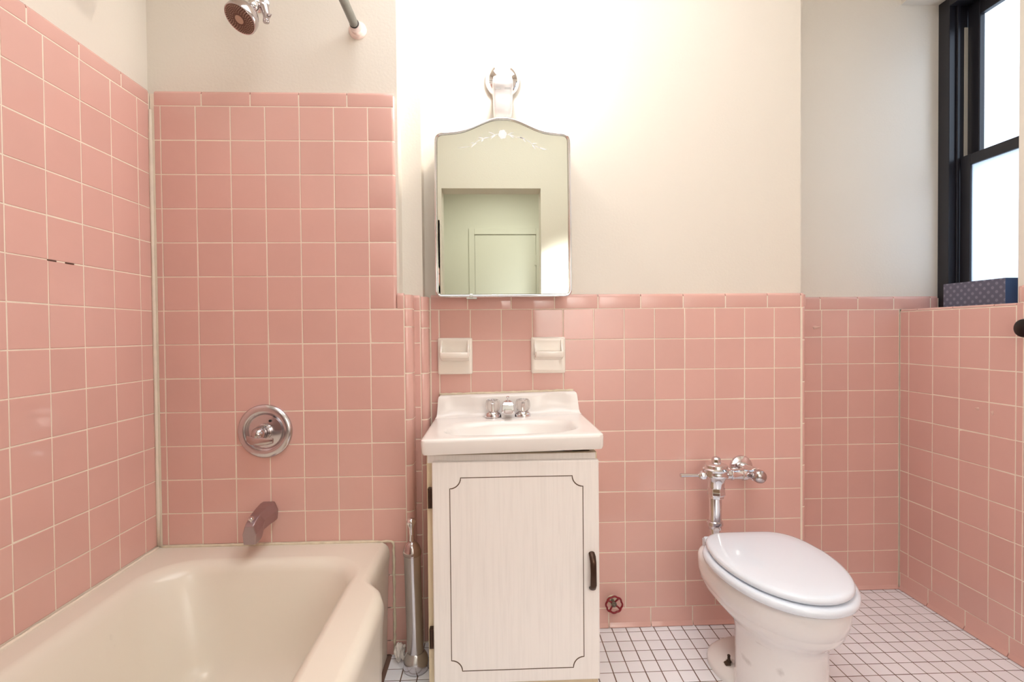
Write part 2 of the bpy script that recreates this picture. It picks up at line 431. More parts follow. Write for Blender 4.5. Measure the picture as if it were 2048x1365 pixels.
# tall edge column with a rounded side, cut to one piece per row
tallv = [v for v in rowsA if v > 1.13]
for a, b in zip(tallv, tallv[1:]):
    pr = [(-0.3968, -0.004), (-0.3968, -0.0011), (-0.3960, -0.0004), (-0.3946, 0)] + [(-0.3225+0.0105*math.sin(math.pi/2*i/8), -0.0105+0.0105*math.cos(math.pi/2*i/8)) for i in range(9)] + [(-0.312, -0.012)]
    T.strip(pr, max(a, 1.144), b, 'v')
T.groutstrip(pr[3:], 1.146, 1.838)
caps = [XL+0.012, -0.926, -0.772, -0.618, -0.464, -0.3145]
for a, b in zip(caps, caps[1:]): T.strip(capprof(1.8010, 1.8495), a, b)
# wainscot cap block in front of the corner, and the vertical bullnose to the return
T.strip(capprof(1.1450, 1.1970), -0.312, -0.2875)
bl = [0.003, 0.17, 0.323, 0.475, 0.628, 0.780, 0.933, 1.086, 1.145]
for a, b in zip(bl, bl[1:]): T.strip(bullprof(-0.2868, -0.2640, -(YP-YA)), a, b, 'v')
T.strip(bullprof(-0.2868, -0.2640, -(YP-YA)), 1.145, 1.193, 'v')
T.groutpatch(XL, -0.3235, 0.3, 1.838); T.groutpatch(-0.3235, -0.2862, 0.0, 1.1465); T.groutpatch(-0.3100, -0.2862, 1.1465, 1.189); T.groutpatch(-0.345, -0.3235, 0.0, 0.3)
T.groutstrip(bullprof(-0.2868, -0.2640, -(YP-YA)), 0.0, 1.189)
T.done(w_alc)
bm = newbm(); tube(bm, [(XL+0.004, YA-0.004, 0.385+0.1*k) for k in range(0, 15)], [0.005+random.uniform(-.001, .001) for _ in range(15)], 8)
finish('corner_caulk', bm, grout, parent=w_alc, smooth=True)

# ---- pier tiles
T = Tiler((0, YP, 0), (1, 0, 0), (0, -1, 0))
rp = [0.003] + [1.1410-p*k for k in range(10, -1, -1)]
T.grid([-0.2725, -0.2435], rp)
T.strip(capprof(1.1420, 1.1940), -0.2725, -0.2435)
bl = [0.003, 0.155, 0.308, 0.460, 0.614, 0.769, 0.927, 1.082, 1.142]
for a, b in zip(bl, bl[1:]): T.strip(bullprof(-0.2425, -0.2190, -(YM-YP)), a, b, 'v')
T.strip(bullprof(-0.2425, -0.2190, -(YM-YP)), 1.142, 1.190, 'v')
T.groutpatch(-0.275, -0.2420, 0.0, 1.187)
T.groutstrip(bullprof(-0.2425, -0.2190, -(YM-YP)), 0.0, 1.187)
T.done(w_pier)

# ---- far wall tiles
T = Tiler((0, YM, 0), (1, 0, 0), (0, -1, 0))
rm = [0.0685] + [1.1462-p*k for k in range(9, -1, -1)]
cm = [-0.2165] + [-0.1862+p*k for k in range(0, 12)] + [1.1165]
T.grid(cm, rm)
caps = [-0.2165, -0.086, 0.068, 0.222, 0.377, 0.531, 0.685, 0.839, 0.993, 1.1165]
for a, b in zip(caps, caps[1:]): T.strip(capprof(1.1472, 1.1985), a, b)
T.strip(capprof(1.1472, 1.1985), 1.1165, 1.130)
bl = [0.003, 0.115, 0.268, 0.42, 0.572, 0.724, 0.876, 1.028, 1.147]
for a, b in zip(bl, bl[1:]): T.strip(bullprof(1.1225, 1.1365, -(YR-YM)), a, b, 'v')
T.strip(bullprof(1.1290, 1.1365, -(YR-YM)), 1.147, 1.194, 'v')
T.groutpatch(-0.22, 1.1225, 0.0, 1.189)
T.groutstrip(bullprof(1.1225, 1.1365, -(YR-YM)), 0.0, 1.189)
T.done(w_far)
def baseprof(top):
    return [(0.001, -0.004), (0.001, 0.0085), (0.004, 0.0070)] + [(0.004+0.012*math.sin(math.pi/2*i/6)+0.0, 0.0065-0.0065*math.sin(math.pi/2*i/6)) for i in range(1, 7)] + [(top-0.002, 0), (top-0.0005, -0.0006), (top, -0.0012), (top, -0.004)]
T = Tiler((0, YM, 0), (1, 0, 0), (0, -1, 0))
bs = [-0.2165, -0.065, 0.088, 0.24, 0.392, 0.475, 0.628, 0.781, 0.934, 1.1165]
bs = [-0.2165, -0.05, 0.103, 0.256, 0.409, 0.562, 0.715, 0.868, 1.021, 1.1165]
for a, b in zip(bs, bs[1:]): T.strip(baseprof(0.0675), a, b)
b1 = T.done(None, 'baseboard_far'); struct(b1)
# ---- recess tiles
T = Tiler((0, YR, 0), (1, 0, 0), (0, -1, 0))
rr_ = [0.0680] + [1.1442-p*k for k in range(9, -1, -1)]
T.grid([1.139, 1.2224, 1.3319, 1.4414, 1.5509, 1.6545], rr_)
caps = [1.139, 1.326, 1.482, 1.632, 1.786, 1.818]
for a, b in zip(caps, caps[1:]): T.strip(capprof(1.1455, 1.1975), a, b)
T.groutpatch(1.132, XR, 0.0, SILL); T.groutpatch(1.132, 1.82, SILL, 1.189)
T.done(w_rec)
T = Tiler((0, YR, 0), (1, 0, 0), (0, -1, 0))
bs = [1.139, 1.29, 1.443, 1.6545]
for a, b in zip(bs, bs[1:]): T.strip(baseprof(0.067), a, b)
struct(T.done(None, 'baseboard_recess'))
# ---- right wall tiles (U runs towards the far wall)
T = Tiler((XR, 0, 0), (0, 1, 0), (-1, 0, 0))
us = gridlines(1.9622, YN, YR-0.002)
YS = 1.547
rows = [0.068] + [1.1442-p*k for k in range(9, 0, -1)] + [1.1340]
T.grid([u for u in us if u > YS+0.02][0:0] + [YS] + [u for u in us if u > YS+0.02], rows)
rows2 = rows[:-1] + [1.1442]
T.grid([u for u in us if u < YS-0.02] + [YS], rows2)
sl = [YS, 1.62, 1.772, 1.925, YR-0.002]
for a, b in zip(sl, sl[1:]): T.strip(capprof(1.1350, SILL, r=0.0075, back=-0.03), a, b)
cc = [YN+0.153*k for k in range(0, 11)] + [1.470, YS-0.0065]
cc = sorted(c for c in cc if c < 1.45) + [1.470, YS-0.011]
for a, b in zip(cc, cc[1:]): T.strip(capprof(1.1455, 1.1990), a, b)
# rounded end of the wainscot cap beside the sill
T.strip(bullprof(YS-0.0122, YS, -0.03), 1.1455, 1.1950, 'v', gap=0.0002)
T.groutpatch(YN, YR, 0.0, 1.136, back=-0.0105); T.groutpatch(YN, YS-0.012, 1.136, 1.190, back=-0.0105)
T.done(w_right)
T = Tiler((XR, 0, 0), (0, 1, 0), (-1, 0, 0))
bs = [YN+0.153*k for k in range(14)]; bs = [b for b in bs if b < YR-0.1] + [YR-0.004]
for a, b in zip(bs, bs[1:]): T.strip(baseprof(0.0675), a, b)
struct(T.done(None, 'baseboard_right'))
# smudges of plaster on the tiles
def blob(cx, cz, w, h, wall, parent):
    bm = newbm(); N = 18
    def pt(r, n):
        out = []
        for i in range(N):
            t = 2*math.pi*i/N; k = r*(1+0.25*math.sin(3*t+1)+0.12*math.sin(5*t))
            a, b = cx+math.cos(t)*w*k, cz+math.sin(t)*h*k
            out.append((a, YR-n, b) if wall == 'R' else (XR-n, a, b))
        return out
    loft(bm, [pt(1, -0.0008), pt(0.95, 0.0005), pt(0.5, 0.0009)])
    finish('plaster_smudge', bm, smudge_m, parent=parent, smooth=True)
blob(1.307, 1.074, 0.015, 0.006, 'R', w_rec); blob(1.674, 0.789, 0.007, 0.005, 'Q', w_right); blob(1.622, 0.783, 0.005, 0.007, 'Q', w_right)
# ---- tile on the near wall beside the doorway (seen at the mirror's edge)
T = Tiler((0, YN, 0), (1, 0, 0), (0, 1, 0))
T.grid(gridlines(-0.838, XL, -0.352), rowsA)
T.strip(capprof(1.8010, 1.8495), XL, -0.352)
T.groutpatch(XL, -0.352, 0.3, 1.838, back=-0.0)
T.done(w_near)
# ---- sill board tile
bm = newbm(); box(bm, XR+0.006, 1.83, YJ+0.001, YR-0.001, SILL-0.011, SILL)
finish('window_sill', bm, pink, parent=w_right)

# ---- floor mosaic
T = Tiler((0, 0, 0), (1, 0, 0), (0, 0, 1), V=(0, 1, 0))
q = 0.0507
xs = [0.4685+q*k for k in range(-16, 25)]; ys = [1.7685-0.0531*k for k in range(-5, 22)]
for a, b in zip(xs, xs[1:]):
    for c, d in zip(ys[1:], ys):
        if b < -0.345 or a > XR or (a+b)/2 < 1.13 and d > YM+0.03: continue
        T.tile(a, min(b, XR-0.001), c, min(d, YR-0.001), gap=0.0032, e=0.0016, dep=0.0008, tilt=0.003)
me_floor = T.done(floor, 'mosaic_tiles', floor_tile, floor_grout)

# ------------------------------------------------------------------ window
win = struct(empty('window_1', (1.82, 1.77, SILL)))
bm = newbm()
Y0, Y1 = YJ, YR+0.010
for a in ((1.823, 1.90, Y1-0.050, Y1, SILL, HEAD), (1.823, 1.90, Y0, Y0+0.050, SILL, HEAD), (1.823, 1.90, Y0+0.05, Y1-0.05, HEAD-0.035, HEAD), (1.823, 1.90, Y0+0.05, Y1-0.05, SILL, SILL+0.035),
          (1.850, 1.862, Y1-0.058, Y1-0.0505, SILL+0.035, HEAD-0.035), (1.885, 1.960, Y1-0.046, Y1, SILL, HEAD), (1.90, 1.96, Y0, Y0+0.04, SILL, HEAD), (1.90, 1.96, Y0, Y1, HEAD-0.05, HEAD), (1.90, 1.96, Y0, Y1, SILL, SILL+0.02)):
    box(bm, *a)
P(win, 'window_frame', bm, blackf, bevel=0.002)
MR = 1.705
bm = newbm(); ya, yb = Y0+0.048, Y1-0.058
box(bm, 1.862, 1.884, ya, ya+0.04, SILL+0.036, MR+0.038); box(bm, 1.862, 1.884, yb-0.042, yb, SILL+0.036, MR+0.038)
box(bm, 1.862, 1.884, ya+0.04, yb-0.042, SILL+0.036, SILL+0.085); box(bm, 1.862, 1.884, ya+0.04, yb-0.042, MR-0.004, MR+0.038)
lo = P(win, 'lower_sash', bm, blackf, bevel=0.0025)
bm = newbm(); box(bm, 1.870, 1.874, ya+0.04, yb-0.042, SILL+0.085, MR-0.004)
P(lo, 'frosted_pane', bm, pane_frost)
bm = newbm(); box(bm, 1.858, 1.88, 1.70, 1.725, MR+0.038, MR+0.052); lathe(bm, (1.868, 1.7125, MR+0.05), (0,0,1), [(0.008, 0), (0.008, 0.008), (0.003, 0.012)], 12)
P(lo, 'sash_lock', bm, blackf, bevel=0.002)
bm = newbm(); ya, yb = Y0+0.038, Y1-0.052
box(bm, 1.898, 1.920, ya, ya+0.045, MR, HEAD-0.036); box(bm, 1.898, 1.920, yb-0.048, yb, MR, HEAD-0.036)
box(bm, 1.898, 1.920, ya+0.045, yb-0.048, HEAD-0.095, HEAD-0.036); box(bm, 1.898, 1.920, ya+0.045, yb-0.048, MR, MR+0.030)
up = P(win, 'upper_sash', bm, blackf, bevel=0.0025)
bm = newbm(); box(bm, 1.907, 1.911, ya+0.045, yb-0.048, MR+0.030, HEAD-0.095)
P(up, 'clear_pane', bm, pane_clear)
bm = newbm(); box(bm, 1.884, 1.897, Y1-0.053, Y1-0.046, MR+0.03, HEAD-0.12)
P(win, 'sash_track', bm, mat('bare_aluminium', (214, 206, 190), 0.4, 0.2))

# ------------------------------------------------------------------ bathtub
def rrect(x0, x1, y0, y1, r, z, bump=0.0, n=14, m=40):
    """rounded rectangle, same vertex count for every call; counter-clockwise from the right-near corner"""
    pts = []
    def arc(cx, cy, a0):
        for i in range(n): 
            t = a0+math.pi/2*i/(n-1); pts.append([cx+r*math.cos(t), cy+r*math.sin(t)])
    def seg(a, b):
        for i in range(1, m): pts.append([a[0]+(b[0]-a[0])*i/m, a[1]+(b[1]-a[1])*i/m])
    arc(x1-r, y0+r, -math.pi/2); seg((x1, y0+r), (x1, y1-r)); arc(x1-r, y1-r, 0); seg((x1-r, y1), (x0+r, y1))
    arc(x0+r, y1-r, math.pi/2); seg((x0, y1-r), (x0, y0+r)); arc(x0+r, y0+r, math.pi); seg((x0+r, y0), (x1-r, y0))
    out = []
    for x, y in pts:
        if bump:
            t = min(1, max(0, (1.435-y)/0.095)); s = t*t*(3-2*t); wgt = min(1, max(0, (x-(x1-0.06))/0.05))
            x += bump*s*wgt
        out.append(Vector((x, y, z)))
    return out
tub = tag(empty('bathtub', (-0.71, 0.93, 0)), 'cream enamelled bathtub built in under the pink tiled walls', 'bathtub')
bm = newbm()
TX0, TX1, TY0, TY1 = XL+0.002, -0.343, 0.16, YA-0.002
B = 0.053
o_ = lambda d, z, r=0.01: rrect(TX0+0.002, TX1-d, TY0+0.002, TY1-0.002, 0.004+d*0.5, z, B)
rings = [o_(0.012, 0.003, 0.03), o_(0.010, 0.10, 0.03), o_(0.004, 0.30, 0.03), o_(0.0, 0.335, 0.025), o_(0.001, 0.352, 0.025), o_(0.005, 0.365, 0.03), o_(0.012, 0.374, 0.035), rrect(TX0+0.002, TX1-0.024, TY0+0.002, TY1-0.002, 0.006, 0.3787, B), rrect(TX0+0.010, TX1-0.029, TY0+0.010, TY1-0.010, 0.02, 0.3787, B)]
def inner(d, z, r): return rrect(-0.990-0.035*0+d[0], -0.408-d[1], 0.30+d[2], 1.560-d[3], r, z)
rings += [inner((-0.026, -0.022, -0.024, -0.026), 0.3787, 0.14), inner((-0.019, -0.016, -0.017, -0.019), 0.3780, 0.135), inner((-0.010, -0.009, -0.010, -0.010), 0.3745, 0.125), inner((0.004, 0.003, 0.004, 0.004), 0.364, 0.13), inner((0.012, 0.008, 0.02, 0.010), 0.348, 0.135),
          inner((0.035, 0.020, 0.07, 0.028), 0.28, 0.15), inner((0.060, 0.034, 0.14, 0.048), 0.20, 0.15), inner((0.082, 0.048, 0.2, 0.068), 0.13, 0.15), inner((0.100, 0.068, 0.25, 0.095), 0.085, 0.11),
          inner((0.140, 0.105, 0.30, 0.140), 0.058, 0.11), inner((0.20, 0.16, 0.4, 0.22), 0.050, 0.07)]
loft(bm, rings)
P(tub, 'basin', bm, enamel, smooth=True, auto=60)
bm = newbm(); pts = [(TX0+0.01, YA-0.003, 0.380)]
N = 46
for i in range(N): pts.append((TX0+0.01+(TX1+0.004-TX0-0.01)*(i+1)/N, YA-0.004, 0.381+random.uniform(-.001, .001)))
pts += [(TX1+0.010, YA-0.004, 0.377), (TX1+0.013, YA-0.004, 0.366)]
for i in range(24): pts.append((TX1+0.012+random.uniform(-.001, .001), YA-0.003, 0.35-0.345*i/23))
tube(bm, pts, [0.0042+random.uniform(-.001, .0014) for _ in pts], 8)
P(tub, 'caulk_bead', bm, caulk_m, smooth=True)
bm = newbm(); pts = [(XL+0.0062, YA-0.01-(YA-0.2)*i/50, 0.380+random.uniform(-.0008, .0008)) for i in range(51)]
tube(bm, pts, [0.004+random.uniform(-.001, .001) for _ in pts], 8)
P(tub, 'side_caulk_bead', bm, grout, smooth=True)

# ------------------------------------------------------------------ bath filler, valve trim, shower
sp = tag(empty('tub_spout', (-0.733, YA, 0.49)), 'dull nickel bath spout on the pink wall above the tub rim', 'bath spout')
bm = newbm()
def ring_sq(y, z0, z1, hw0, hw1, cx=-0.733):
    # hexagonal-ish section: flat faceted top, straight sides
    return [(cx-hw0, y, z0), (cx+hw0, y, z0), (cx+hw1, y, z0+(z1-z0)*0.55), (cx+hw1*0.62, y, z1), (cx-hw1*0.62, y, z1), (cx-hw1, y, z0+(z1-z0)*0.55)]
secs = [(YA+0.0, 0.462, 0.520, 0.027, 0.030), (YA-0.02, 0.462, 0.520, 0.027, 0.030), (YA-0.055, 0.462, 0.517, 0.024, 0.027), (YA-0.085, 0.459, 0.512, 0.020, 0.024), (YA-0.096, 0.440, 0.510, 0.019, 0.023), (YA-0.105, 0.436, 0.507, 0.019, 0.022), (YA-0.128, 0.434, 0.497, 0.018, 0.021), (YA-0.138, 0.434, 0.490, 0.017, 0.020)]
loft(bm, [[Vector(v) for v in ring_sq(*s_)] for s_ in secs])
P(sp, 'spout_body', bm, spout_m, bevel=0.002)
bm = newbm(); lathe(bm, (-0.733, YA-0.122, 0.496), (0, -0.15, 1), [(0.0045, -0.004), (0.0045, 0.008), (0.008, 0.010), (0.0085, 0.014), (0.006, 0.018)], 16)
P(sp, 'diverter_knob', bm, chrome, smooth=True, auto=40)
vt = tag(empty('shower_valve', (-0.739, YA, 0.751)), 'round chrome shower valve plate with lever on the pink wall above the spout', 'shower valve')
bm = newbm(); lathe(bm, (-0.739, YA+0.001, 0.751), (0, -1, 0), [(0.085, 0), (0.087, 0.004), (0.087, 0.008), (0.084, 0.012), (0.077, 0.016), (0.066, 0.0165), (0.060, 0.014), (0.056, 0.008), (0.053, 0.006), (0.03, 0.010), (0.0, 0.011)], 72)
P(vt, 'escutcheon', bm, steel, smooth=True, auto=40)
bm = newbm(); lathe(bm, (-0.739, YA-0.009, 0.751), (0, -1, 0), [(0.026, 0), (0.026, 0.012), (0.023, 0.014), (0.023, 0.030), (0.022, 0.034)], 40)
P(vt, 'valve_sleeve', bm, chrome2, smooth=True, auto=40)
bm = newbm(); lathe(bm, (-0.739, YA-0.040, 0.751), (0, -1, 0), [(0.021, 0), (0.022, 0.008), (0.021, 0.018), (0.016, 0.030), (0.008, 0.036), (0.0, 0.038)], 32)
hx = [(-0.772, YA-0.060, 0.738), (-0.757, YA-0.068, 0.734), (-0.730, YA-0.073, 0.731), (-0.704, YA-0.074, 0.731), (-0.686, YA-0.073, 0.733)]
rg = []
for (x, y, z), w, t in zip(hx, (0.010, 0.014, 0.013, 0.011, 0.008), (0.005, 0.008, 0.007, 0.006, 0.005)):
    rg.append([Vector((x, y+math.cos(a)*t, z+math.sin(a)*w)) for a in [2*math.pi*k/16 for k in range(16)]])
loft(bm, rg)
P(vt, 'lever_handle', bm, chrome2, smooth=True, auto=50)
bm = newbm()
for dx, dz in ((0.018, 0.034),): lathe(bm, (-0.739+dx, YA-0.010, 0.751+dz), (0, -1, 0), [(0.004, -0.002), (0.004, 0.002), (0.0015, 0.002), (0.0015, 0.0005)], 12)
P(vt, 'screw', bm, dark_m)

sh = tag(empty('shower', (-0.74, YA+0.01, 2.13)), 'chrome shower head with brown nozzle face hanging from the alcove wall', 'shower head')
nrm = Vector((-0.297, -0.482, -0.825)).normalized()
fc = Vector((-0.716, 1.505, 1.972))
bm = newbm()
lathe(bm, fc, nrm, [(0.011, -0.062), (0.013, -0.058), (0.015, -0.050), (0.025, -0.044), (0.038, -0.034), (0.0435, -0.022), (0.0455, -0.010), (0.0455, -0.001), (0.0435, 0.002), (0.0415, 0.001)], 56)
hd = P(sh, 'head_shell', bm, chrome2, smooth=True, auto=40)
bm = newbm(); lathe(bm, fc, nrm, [(0.0415, -0.002), (0.0415, 0.0012), (0.030, 0.003), (0.0, 0.0032)], 56)
fcp = P(hd, 'nozzle_face', bm, face_m, smooth=True, auto=40)
_, u_, v_ = basis(nrm)
bm = newbm()
for r, n in ((0.0385, 40), (0.0345, 36), (0.0300, 30), (0.0255, 24), (0.0205, 18)):
    for i in range(n):
        t = 2*math.pi*(i+0.5*(r*1000 % 2))/n
        lathe(bm, fc + nrm*0.0008 + (u_*math.cos(t)+v_*math.sin(t))*r, nrm, [(0.0014, 0), (0.0011, 0.0028), (0.0005, 0.0032)], 6)
lathe(bm, fc+nrm*0.002, nrm, [(0.0125, 0), (0.0120, 0.0022), (0.0095, 0.0026)], 32)
no = P(hd, 'nozzles', bm, nozzle_m); no['kind'] = 'stuff'
bm = newbm()
pv = fc - nrm*0.062
lathe(bm, pv, -nrm, [(0.013, -0.004), (0.0165, 0.0), (0.0175, 0.010), (0.015, 0.018), (0.012, 0.022)], 32)
lathe(bm, pv-nrm*0.026, (0, 0, 1), [(0.0, -0.016), (0.010, -0.013), (0.0155, -0.006), (0.0165, 0.002), (0.014, 0.012), (0.009, 0.017), (0.0, 0.019)], 28)
P(sh, 'ball_joint', bm, chrome, smooth=True, auto=50)
bm = newbm()
bc = pv-nrm*0.026
tube(bm, [bc+Vector((0.002, 0.004, 0.004)), bc+Vector((0.022, 0.010, -0.004)), bc+Vector((0.026, 0.012, -0.030)), bc+Vector((0.024, 0.013, -0.044))], [0.013, 0.014, 0.010, 0.008], 18)
lathe(bm, bc+Vector((0.024, 0.013, -0.040)), (0, 0.1, -1), [(0.009, 0), (0.0095, 0.006), (0.008, 0.009)], 20)
tube(bm, [bc+Vector((0.026, 0.012, -0.034)), bc+Vector((0.037, 0.010, -0.032)), bc+Vector((0.041, 0.009, -0.026))], [0.003, 0.003, 0.002], 10)
P(sh, 'swivel_bracket', bm, chrome2, smooth=True, auto=50)
bm = newbm()
tube(bm, [bc, bc+Vector((0.006, 0.02, 0.03)), bc+Vector((0.002, 0.05, 0.062)), Vector((-0.74, 1.63, 2.115)), Vector((-0.74, YA+0.012, 2.135))], [0.0105]*5, 18)
P(sh, 'shower_arm', bm, chrome, smooth=True, auto=50)
bm = newbm(); lathe(bm, (-0.74, YA+0.011, 2.135), (0, -1, 0), [(0.032, 0), (0.030, 0.006), (0.016, 0.012), (0.012, 0.013)], 32)
P(sh, 'wall_flange', bm, chrome, smooth=True, auto=50)

rd = tag(empty('curtain_rod', (-0.428, YA+0.01, 2.05)), 'tarnished grey-green curtain rod running out from the alcove wall', 'curtain rod')
bm = newbm(); lathe(bm, (-0.4335, YA-0.009, 2.060), (0.0, -1, 0.004), [(0.0135, 0), (0.0135, 0.35), (0.0138, 0.9), (0.0135, 1.775)], 28)
P(rd, 'rod', bm, verd, smooth=True, auto=50)
bm = newbm(); lathe(bm, (-0.428, YA+0.0105, 2.052), (0, -1, 0), [(0.029, 0), (0.029, 0.004), (0.024, 0.010), (0.021, 0.012), (0.019, 0.022), (0.012, 0.024)], 36)
P(rd, 'wall_flange', bm, mat('painted_pink_white_flange', (244, 222, 214), 0.3), smooth=True, auto=40)
bm = newbm(); lathe(bm, (-0.4330, YA-0.010, 2.060), (0, -1, 0), [(0.0150, 0), (0.0150, 0.006), (0.0142, 0.007)], 28)
P(rd, 'dark_end_ring', bm, dark_m, smooth=True, auto=40)

# ------------------------------------------------------------------ medicine cabinet
cab = tag(empty('medicine_cabinet', (0.040, YM, 1.18)), 'mirrored medicine cabinet with arched top and chrome edge above the sink', 'cabinet')
half = [(0, 0), (9, -0.3), (18, -1.6), (27, -4.0), (36, -7.2), (46, -11.5), (55, -15.6), (65, -20.0), (75, -23.8), (85, -26.6), (95, -28.2), (104, -29.2), (114, -30.0), (123, -31), (129, -33.8), (133, -38), (135, -44), (135.5, -52)]
sc = 0.001662
def outline(ins, ztop=1.7765, zbot=1.182, cx=0.0400):
    top = [(x*sc, z*sc) for x, z in half]
    right = top + [(0.2262, zbot+0.35), (0.2270, zbot+0.15), (0.2272, zbot+0.03)] + [(0.2272-0.022+0.022*math.cos(t), (zbot-ztop)+0.022-0.022*math.sin(t)+ztop*0) for t in [math.pi/2*i/6 for i in range(7)]]
    fix = []
    for x, z in right:
        fix.append((x, z if z <= 0 else z-ztop))
    loop = [(-x, z) for x, z in fix[::-1]][:-1] + fix
    P2 = [Vector((x, z)) for x, z in loop]
    if ins:
        n = len(P2); res = []
        for i in range(n):
            a, b, c_ = P2[i-1], P2[i], P2[(i+1) % n]
            d = ((b-a).normalized() + (c_-b).normalized()).normalized(); nn = Vector((d.y, -d.x))
            res.append(b + nn*ins)
        P2 = res
    return [(cx+v.x, ztop+v.y) for v in P2]
def lo_ring(ins, y): return [Vector((x, y, z)) for x, z in outline(ins)]
YF = 1.688
bm = newbm(); loft(bm, [lo_ring(0.010, YM-0.001), lo_ring(0.010, YF+0.020), lo_ring(0.006, YF+0.016), lo_ring(0.006, YF+0.012)])
P(cab, 'cabinet_body', bm, white_pl)
bm = newbm(); loft(bm, [lo_ring(0.004, YF+0.014), lo_ring(0.0, YF+0.010), lo_ring(0.0, YF+0.004), lo_ring(0.002, YF+0.001), lo_ring(0.005, YF), lo_ring(0.0075, YF+0.0015), lo_ring(0.0085, YF+0.005), lo_ring(0.0085, YF+0.012)], cap0=False, cap1=False)
P(cab, 'chrome_edge', bm, chrome, smooth=True, auto=50)
bm = newbm(); loft(bm, [lo_ring(0.006, YF+0.0115), lo_ring(0.0083, YF+0.0060), lo_ring(0.0110, YF+0.0045)])
mg = P(cab, 'mirror', bm, mirror_m)
# etched flower sprig
bm = newbm(); YE = YF+0.0043
def flat(pts):
    n = len(pts); loft(bm, [[Vector((x, YE, z)) for x, z in pts], [Vector((x, YE-0.0004, z)) for x, z in pts]])
def px(x, y): return (0.0400+(x-1003.5)*sc, 1.7765-(y-233.5)*sc)
def leaf(x0, y0, x1, y1, w, cv=0.0):
    a, b = Vector((x0, y0)), Vector((x1, y1)); d = b-a; n_ = Vector((-d.y, d.x)).normalized(); L_ = []; R_ = []
    for i in range(9):
        t = i/8; c_ = a+d*t+n_*cv*math.sin(math.pi*t); h = w*math.sin(math.pi*min(1, t*0.96+0.04))**0.8
        L_.append(c_+n_*h); R_.append(c_-n_*h)
    flat([px(v.x, v.y) for v in L_+R_[::-1]])
fx, fy = 1003.6, 267.6
fl_ = []
for i in range(60):
    t = 2*math.pi*i/60; r = 8.6*(0.86+0.14*abs(math.cos(3*t+0.5))); fl_.append(px(fx+r*math.cos(t), fy+r*math.sin(t)*1.1))
flat(fl_)
for (a, b, c_, d, w, cv) in ((995, 267, 978, 274, 1.0, 1), (988, 268, 976, 263, 0.8, 0), (990, 270, 980, 277, 1.3, 1), (978, 274, 962, 278, 1.1, 1), (967, 276, 955, 274, 1.0, 0), (966, 277, 961, 283, 1.5, 0), (962, 278, 948, 286, 0.7, 1), (952, 285, 941, 294, 1.5, 1), (947, 285, 940, 285, 0.7, 0), (940, 292, 913, 295, 0.5, 0),
               (1012, 268, 1030, 273, 1.1, -1), (1014, 267, 1026, 264, 0.8, 0), (1018, 270, 1026, 275, 1.0, 0), (1030, 273, 1046, 276, 0.7, -1), (1038, 273, 1050, 277, 1.1, 0), (1044, 276, 1050, 283, 0.9, 0), (1050, 278, 1062, 287, 0.7, -1), (1060, 286, 1073, 285, 1.0, 0), (1062, 287, 1069, 297, 1.1, 0), (1066, 289, 1078, 294, 0.8, 0), (1076, 293, 1092, 297, 1.5, 1)):
    leaf(a, b, c_, d, w, cv)
P(mg, 'etched_flower_sprig', bm, etch_m)
bm = newbm(); box(bm, -0.085, -0.050, YF+0.012, YF+0.030, 1.176, 1.183); box(bm, -0.074, -0.063, YF-0.002, YF+0.014, 1.180, 1.190)
P(cab, 'door_latch', bm, chrome, bevel=0.001)

# ------------------------------------------------------------------ wall light
sc_l = tag(empty('wall_light', (0.043, YM+0.01, 1.86)), 'lit bare-bulb wall light with chrome dish above the mirrored cabinet', 'wall light')
bm = newbm(); lathe(bm, (0.044, YM+0.0105, 1.945), (0, -1, 0), [(0.050, 0), (0.058, 0.004), (0.061, 0.012), (0.057, 0.026), (0.046, 0.038), (0.030, 0.046), (0.0, 0.049)], 56)
P(sc_l, 'chrome_dish', bm, chrome, smooth=True, auto=50)
bm = newbm()
def hr(z, hw, y0, y1, r=0.010):
    return [Vector(v) for v in [(0.043+a, b, z) for a, b in ((-hw, y1), (-hw, y0+r), (-hw+r*0.3, y0+r*0.3), (-hw+r, y0), (hw-r, y0), (hw-r*0.3, y0+r*0.3), (hw, y0+r), (hw, y1))]]
loft(bm, [hr(1.786, 0.014, 1.735, 1.80, 0.008), hr(1.790, 0.022, 1.722, 1.80), hr(1.798, 0.028, 1.712, 1.80), hr(1.815, 0.0315, 1.708, 1.80), hr(1.850, 0.0325, 1.706, 1.80), hr(1.880, 0.0325, 1.704, 1.80), hr(1.884, 0.0345, 1.700, 1.80), hr(1.905, 0.034, 1.700, 1.80), hr(1.917, 0.031, 1.703, 1.80), hr(1.921, 0.026, 1.708, 1.80)])
sk = P(sc_l, 'porcelain_holder', bm, porcelain, smooth=True, auto=45)
gm_ = mat('grey_mark', (200, 198, 196), 0.5)
bm = newbm(); lathe(bm, (0.043, 1.7075, 1.845), (0, -1, 0), [(0.002, -0.002), (0.002, 0.0015)], 10)
P(sk, 'screw', bm, gm_)
for sx in (-1, 1):
    bm = newbm(); box(bm, 0.043+sx*0.016-0.010, 0.043+sx*0.016+0.010, 1.7035, 1.7075, 1.874, 1.880)
    P(sk, 'slot', bm, gm_)
bm = newbm(); lathe(bm, (0.043, 1.735, 1.918), (0, -0.70, 1), [(0.013, 0), (0.013, 0.012), (0.016, 0.022), (0.026, 0.040), (0.030, 0.056), (0.027, 0.074), (0.018, 0.086), (0.0, 0.090)], 32)
P(sc_l, 'bulb', bm, bulb_m, smooth=True)

